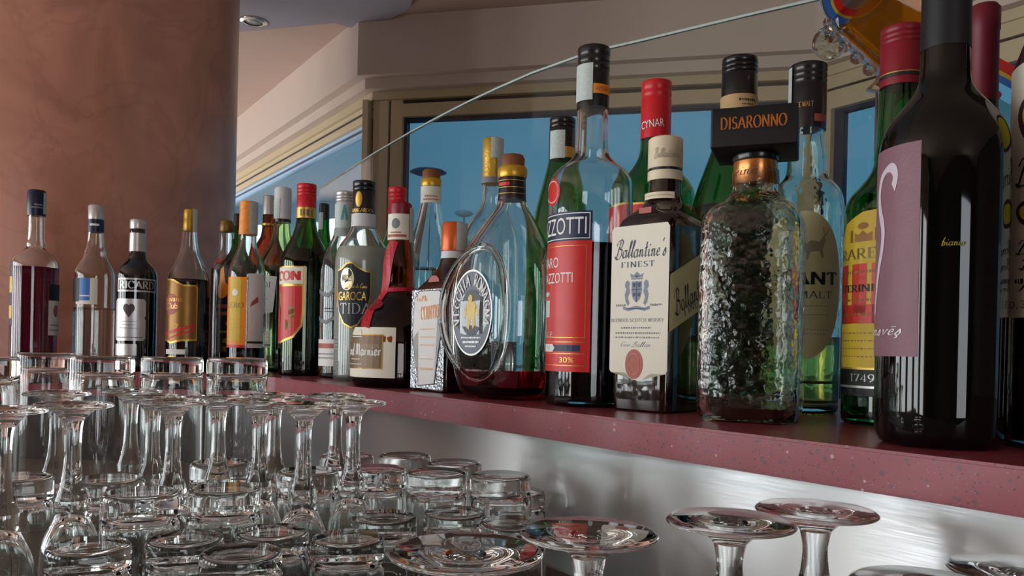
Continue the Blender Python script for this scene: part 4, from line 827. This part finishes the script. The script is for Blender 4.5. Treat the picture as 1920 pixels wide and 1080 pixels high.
# ------------------------------------------------------------------ tilted bottle in a wire cradle, behind the red cap
p0 = at(1688, 50, .80)
t = tag(empty('liquor_bottle', p0), 'large faceted bottle of amber spirit tilted in a wire cradle, above the red cap', 'bottle', 'bottles along the bar shelf')
ex = Vector((.78, .10, -.60)).normalized(); ey = Vector((.62, -.35, .66)); ey = (ey-ex*ey.dot(ex)).normalized(); ez = ex.cross(ey)
def tilted(name, prof, m, inner=None):
    vs, fs = [], []
    def ringpts(x, a, c, rc): return [ex*x+ey*u+ez*v for u, v in rrect(a, c, rc, 5)]
    allr = prof+(inner[::-1] if inner else []); n = 20
    for q in allr: vs += ringpts(*q)
    for i in range(len(allr)-1):
        for k in range(n): fs.append((i*n+k, i*n+(k+1) % n, (i+1)*n+(k+1) % n, (i+1)*n+k))
    fs.append(tuple(range(n-1, -1, -1))); e = (len(allr)-1)*n; fs.append(tuple(range(e, e+n)))
    me = bpy.data.meshes.new(name); me.from_pydata([tuple(v) for v in vs], [], fs); me.update()
    bm = bmesh.new(); bm.from_mesh(me); bmesh.ops.recalc_face_normals(bm, faces=bm.faces); bm.to_mesh(me); bm.free(); return sharp(link(name, me, m, t), 25)
tilted('glass_body', [(-.062, .030, .022, .006), (-.058, .040, .030, .006), (-.05, .043, .033, .005), (.055, .043, .033, .005), (.068, .03, .026, .01), (.078, .016, .016, .012), (.105, .014, .014, .012)], clear, [(-.046, .034, .026, .004), (-.04, .036, .027, .004), (.053, .036, .027, .004), (.066, .024, .02, .008), (.078, .011, .011, .009), (.105, .010, .010, .008)])
tilted('liquid', [(-.0462, .0343, .0263, .004), (-.04, .0363, .0273, .004), (.053, .0363, .0273, .004), (.062, .028, .022, .006)], honey)
tilted('cap', [(.098, .016, .016, .012), (.12, .016, .016, .012)], deepredcap)
# ribbed glass edges and a round striped medallion on the near end
for sgn in (-1, 1):
    for i in range(6):
        c = ex*(-.045+.018*i)+ey*(.0445*sgn)-ez*.012
        bm = bmesh.new(); bmesh.ops.create_icosphere(bm, subdivisions=2, radius=.007, matrix=Matrix.Translation(c)); frombm('glass_bead', bm, clear, t, True)
def disc(name, c, n, r, th, m, par):
    u = n.cross(Vector((.2, .3, .9))).normalized(); v = n.cross(u); me = bpy.data.meshes.new(name); vs = []; fs = []
    for d in (0, th):
        for i in range(32): a = 2*PI*i/32; vs.append(tuple(c+n*d+u*r*math.cos(a)+v*r*math.sin(a)))
    for i in range(32): fs.append((i, (i+1) % 32, 32+(i+1) % 32, 32+i))
    fs += [tuple(range(31, -1, -1)), tuple(range(32, 64))]; me.from_pydata(vs, [], fs); me.update(); return sharp(link(name, me, m, par), 30)
nn = (-ex*.35-ez*.9+ey*.1).normalized()
if nn.dot(-p0) < 0: nn = -nn
mc = at(1606, -24, .775)-p0
md = disc('medallion', mc, nn, .036, .006, mat('silver_disc', (200, 204, 206), .2, .9), t)
for rr_, m_, k in ((.034, blue, 1), (.028, yellow, 2), (.0255, red, 3), (.019, MATS['silver_disc'], 4)): disc('stripe', mc+nn*(.006+.0004*k), nn, rr_, .0004, m_, md)
md2 = disc('glass_crest', ex*-.05-ey*.052+nn*.012, nn, .017, .008, hammered, t)
cr_ = tag(empty('bottle_cradle', (p0.x, p0.y, SHELF)), 'chrome wire cradle carrying the tilted amber bottle', 'stand'); hz = p0.z-SHELF
off = Vector((0, 0, hz)); chrome = MATS['chrome']; fx = .03
foot = bar(-.1, .35)
cb_ = off+ex*.03-ey*.056
tube('cross_bar', [cb_-ez*.043+ey*.02, cb_-ez*.043, cb_+ez*.043, cb_+ez*.043+ey*.02], .0022, chrome, cr_)
tube('post', [cb_-ez*.0, Vector((cb_.x, cb_.y, .002))], .003, chrome, cr_)
link('foot', lathe_mesh('foot', [(0, 0), (.026, 0), (.026, .002), (.022, .004), (0, .004)], 32), chrome, cr_).location = (cb_.x, cb_.y, 0)
# striped card behind
p1 = at(1884, 205, .86); cd = tag(empty('striped_card', (p1.x, p1.y, SHELF)), 'blue card with red and yellow striped top edge, behind the burgundy capsule', 'card')
H = at(1884, 108, .86).z-SHELF
def cardpoly(name, pts, m, d): 
    bm = bmesh.new(); u = Vector((.9, -.43, 0)); v0 = [bm.verts.new(u*x+Vector((0, 0, z))+Vector((-.43, -.9, 0))*d) for x, z in pts]; f = bm.faces.new(v0)
    r = bmesh.ops.extrude_face_region(bm, geom=[f]); bmesh.ops.translate(bm, verts=[q for q in r['geom'] if isinstance(q, bmesh.types.BMVert)], vec=Vector((.43, .9, 0))*.001); bmesh.ops.recalc_face_normals(bm, faces=bm.faces); return frombm(name, bm, m, cd)
s_ = -.7
cardpoly('board', [(-.03, 0), (.03, 0), (.03, H-.07), (-.03, H-.025)], mat('teal_card', (86, 158, 190), .5), 0)
for i, (m_, a, e) in enumerate(((red, .0, .013), (yellow, .013, .018), (blue, .018, .026))): cardpoly('stripe', [(-.03, H+.018-e), (.03, H-.027-e), (.03, H-.027-a), (-.03, H+.018-a)], m_, .001+.0003*i)

# ================================================================== upturned glasses on the worktop
gglass = mat('drinking_glass', (246, 249, 248), .0, trans=1, ior=1.46)
def tumbler(name, h, rb, rt, base, rib=0, seg=64):
    """standing on its rim: thick base on top"""
    o = chaikin([(0, h), (rb*.8, h), (rb-.002, h), (rb, h-.002), (rb+.0004, h-.006), (rb+(rt-rb)*.3, h*.66), (rt, .004), (rt, .0015)], 2)
    hb = base
    outer_base = [p for p in o if p[1] >= h-hb]; outer_wall = [p for p in o if p[1] < h-hb]
    jr = rb+(rt-rb)*.12; outer_base.append((jr, h-hb)); outer_wall.insert(0, (jr, h-hb))
    lip = [(rt-.0004, .0003), (rt-.0011, .0), (rt-.0018, .0006)]
    inn = [(rt-.002, .004), (rb+(rt-rb)*.3-.0021, h*.66), (rb-.0022, h-hb-.006), (rb-.006, h-hb-.001), (rb*.5, h-hb+.0005), (0, h-hb+.001)]
    inn = chaikin(inn, 2)
    wall = outer_wall+lip+inn
    m1 = lathe_mesh('base', [(r, z) for r, z in outer_base][::-1], seg); m2 = lathe_mesh('wall', wall[::-1], seg, rib, 12)
    return [('base', m1), ('wall', m2)]
def stemglass(h, rf, rs, rbowl, rrim, ls, th=.0014, seg=56, flare=.5):
    """upside down: foot on top, rim on the worktop"""
    foot = chaikin([(0, h+.0), (rf*.5, h-.0004), (rf*.93, h-.0016), (rf*.93, h-.0016), (rf, h-.003), (rf, h-.0042), (rf*.96, h-.005), (rf*.55, h-.0062), (rs*2.0, h-.009), (rs*1.25, h-.014)], 2)
    z1 = h-ls
    stem = chaikin([(rs*1.25, h-.014), (rs, h-.022), (rs*.98, h-ls*.55), (rs*1.2, h-ls*.8), (rs*1.9, z1)], 2)
    bowl = chaikin([(rs*1.9, z1), (rbowl*.5, z1-.012), (rbowl*.85, z1-.026), (rbowl, z1*.55), (rrim+.0002, .004), (rrim, .0012)], 2)
    lip = [(rrim-.0004, .0003), (rrim-.0008, 0), (rrim-.0013, .0006)]
    inn = chaikin([(rrim-th, .004), (rbowl-th, z1*.55), (rbowl*.85-th, z1-.027), (rbowl*.5-th*1.3, z1-.016), (rs*.7, z1-.012), (0, z1-.010)], 2)
    return [('foot', lathe_mesh('foot', foot[::-1], seg)), ('stem', lathe_mesh('stem', stem[::-1], seg)), ('bowl', lathe_mesh('bowl', (bowl+lip+inn)[::-1], seg))]
KINDS = {
 'T': ('highball_glass', 'glass', tumbler('h', .188, .029, .0305, .016, .0, 64)),
 'F': ('flute_glass', 'glass', stemglass(.160, .0262, .0056, .0206, .0206, .07)),
 'S': ('tumbler', 'glass', tumbler('t', .097, .0256, .0268, .017, .016)),
 's': ('tumbler', 'glass', tumbler('t', .074, .0246, .0272, .014, .016)),
 'W': ('wine_glass', 'glass', stemglass(.122, .0322, .0066, .0315, .030, .05)),
 'w': ('wine_glass', 'glass', stemglass(.104, .0322, .0066, .0315, .030, .042)),
}
for k in KINDS:
    for _, me in KINDS[k][2]: me.materials.append(gglass); me.polygons.foreach_set('use_smooth', [True]*len(me.polygons))
GL = [
('T', -0.4357, 0.6538, 'tall tumbler cut by the photo edge, leftmost of the tall back row'),
('T', -0.5078, 0.8738, 'tall upturned tumbler below the magenta liqueur bottle, highest of the back row'),
('T', -0.3969, 0.7751, 'tall upturned tumbler below the silver-capped spirit bottle with blue label'),
('T', -0.3406, 0.8039, 'tall upturned tumbler below the dark rum bottle with yellow cap'),
('T', -0.2778, 0.8110, 'tall upturned tumbler at the right end of the tall back row'),
('F', -0.3284, 0.5176, 'upturned flute nearest the left edge, its foot partly cut by the frame'),
('F', -0.3875, 0.6836, 'upturned flute below the magenta liqueur bottle, behind the leftmost flute'),
('F', -0.3103, 0.5680, 'large upturned flute just right of the leftmost one, foot before the second tall tumbler'),
('F', -0.3500, 0.7380, 'upturned flute standing deepest on the left, foot just under the tall tumblers'),
('F', -0.2974, 0.6656, 'upturned flute below the dark rum bottle, just before the deepest flute'),
('F', -0.2602, 0.6175, 'upturned flute fourth from the left in its front rank, in front of the deepest flute'),
('F', -0.2440, 0.6691, 'upturned flute below the small bottle with brown stopper'),
('F', -0.2000, 0.6386, 'upturned flute in the middle of its row, below the orange-capsule bottle'),
('F', -0.2095, 0.7101, 'upturned flute set back below the white-capped rum bottle'),
('F', -0.1566, 0.6073, 'upturned flute below the red-capped aperitif, third from the right of its row'),
('F', -0.1587, 0.7267, 'upturned flute set back between the last two flutes on the right'),
('F', -0.1281, 0.6528, 'rightmost upturned flute, its foot overlapping the red shelf edge'),
('S', -0.3805, 0.6172, 'thick-based tumbler at the far left, below the leftmost flutes'),
('S', -0.3098, 0.6176, 'thick-based tumbler second from the left, between the flute bowls'),
('S', -0.2607, 0.5671, 'thick-based tumbler third from the left of the front rank'),
('S', -0.2100, 0.5900, 'thick-based tumbler fourth from the left of the front rank'),
('S', -0.2587, 0.7165, 'thick-based tumbler standing back among the flutes, below the small stopper bottle'),
('S', -0.1707, 0.6785, 'thick-based tumbler below the last three flutes on the right'),
('S', -0.1578, 0.7763, 'thick-based tumbler right behind the rightmost flute stem'),
('S', -0.1163, 0.7009, 'thick-based tumbler just right of the rightmost flute'),
('S', -0.1031, 0.7863, 'thick-based tumbler set farthest back against the steel panel'),
('S', -0.0620, 0.6889, 'thick-based tumbler in the middle of the row along the steel panel'),
('S', -0.0513, 0.7453, 'thick-based tumbler right behind the middle one of the steel-side row'),
('S', -0.0072, 0.6795, 'rightmost thick-based tumbler of the row along the steel panel'),
('s', 0.0086, 0.7333, 'low tumbler pushed against the steel panel, rightmost of all tumblers at the back'),
('s', -0.0426, 0.6359, 'low tumbler behind the largest wine glass foot'),
('s', -0.0952, 0.6150, 'low tumbler left of the largest wine glass foot, behind the front one'),
('s', -0.1641, 0.5577, 'low tumbler third from the left at the bottom front'),
('s', -0.1090, 0.5449, 'low front tumbler just left of the largest wine glass'),
('s', -0.2155, 0.5339, 'low front tumbler below the third and fourth thick-based ones'),
('s', 0.0031, 0.6025, 'low tumbler hidden behind the two overlapping wine glass feet'),
('s', -0.2663, 0.5090, 'low front tumbler at the lower left beside the flute bowls'),
('s', -0.1668, 0.5012, 'low tumbler cut by the bottom edge, frontmost of the tumblers'),
('W', -0.0173, 0.3339, 'upturned wine glass with the largest foot, bottom centre of the photo'),
('W', 0.0379, 0.3730, 'upturned wine glass second from the left, its foot overlapping the largest'),
('W', 0.1127, 0.4056, 'upturned wine glass alone before the bright steel, left of the farthest one'),
('W', 0.1688, 0.4392, 'upturned wine glass closest below the red shelf edge'),
('w', 0.1891, 0.3616, 'shorter upturned wine glass at the bottom edge, left of the corner one'),
('w', 0.2501, 0.3904, 'shorter upturned wine glass in the bottom right corner'),
]
GRP = {'T': 'tall tumblers in the back row', 'F': 'upturned flutes', 'S': 'upturned tumblers', 's': 'upturned tumblers', 'W': 'upturned wine glasses', 'w': 'upturned wine glasses'}
for k, x, y, lb in GL:
    nm, cat, parts = KINDS[k]
    e = tag(empty(nm, (x, y, COUNTER+.0002)), lb, cat, GRP[k]); e.rotation_euler.z = random.uniform(0, 6.28)
    for pn, me in parts:
        o = bpy.data.objects.new(pn, me); C.objects.link(o); o.parent = e
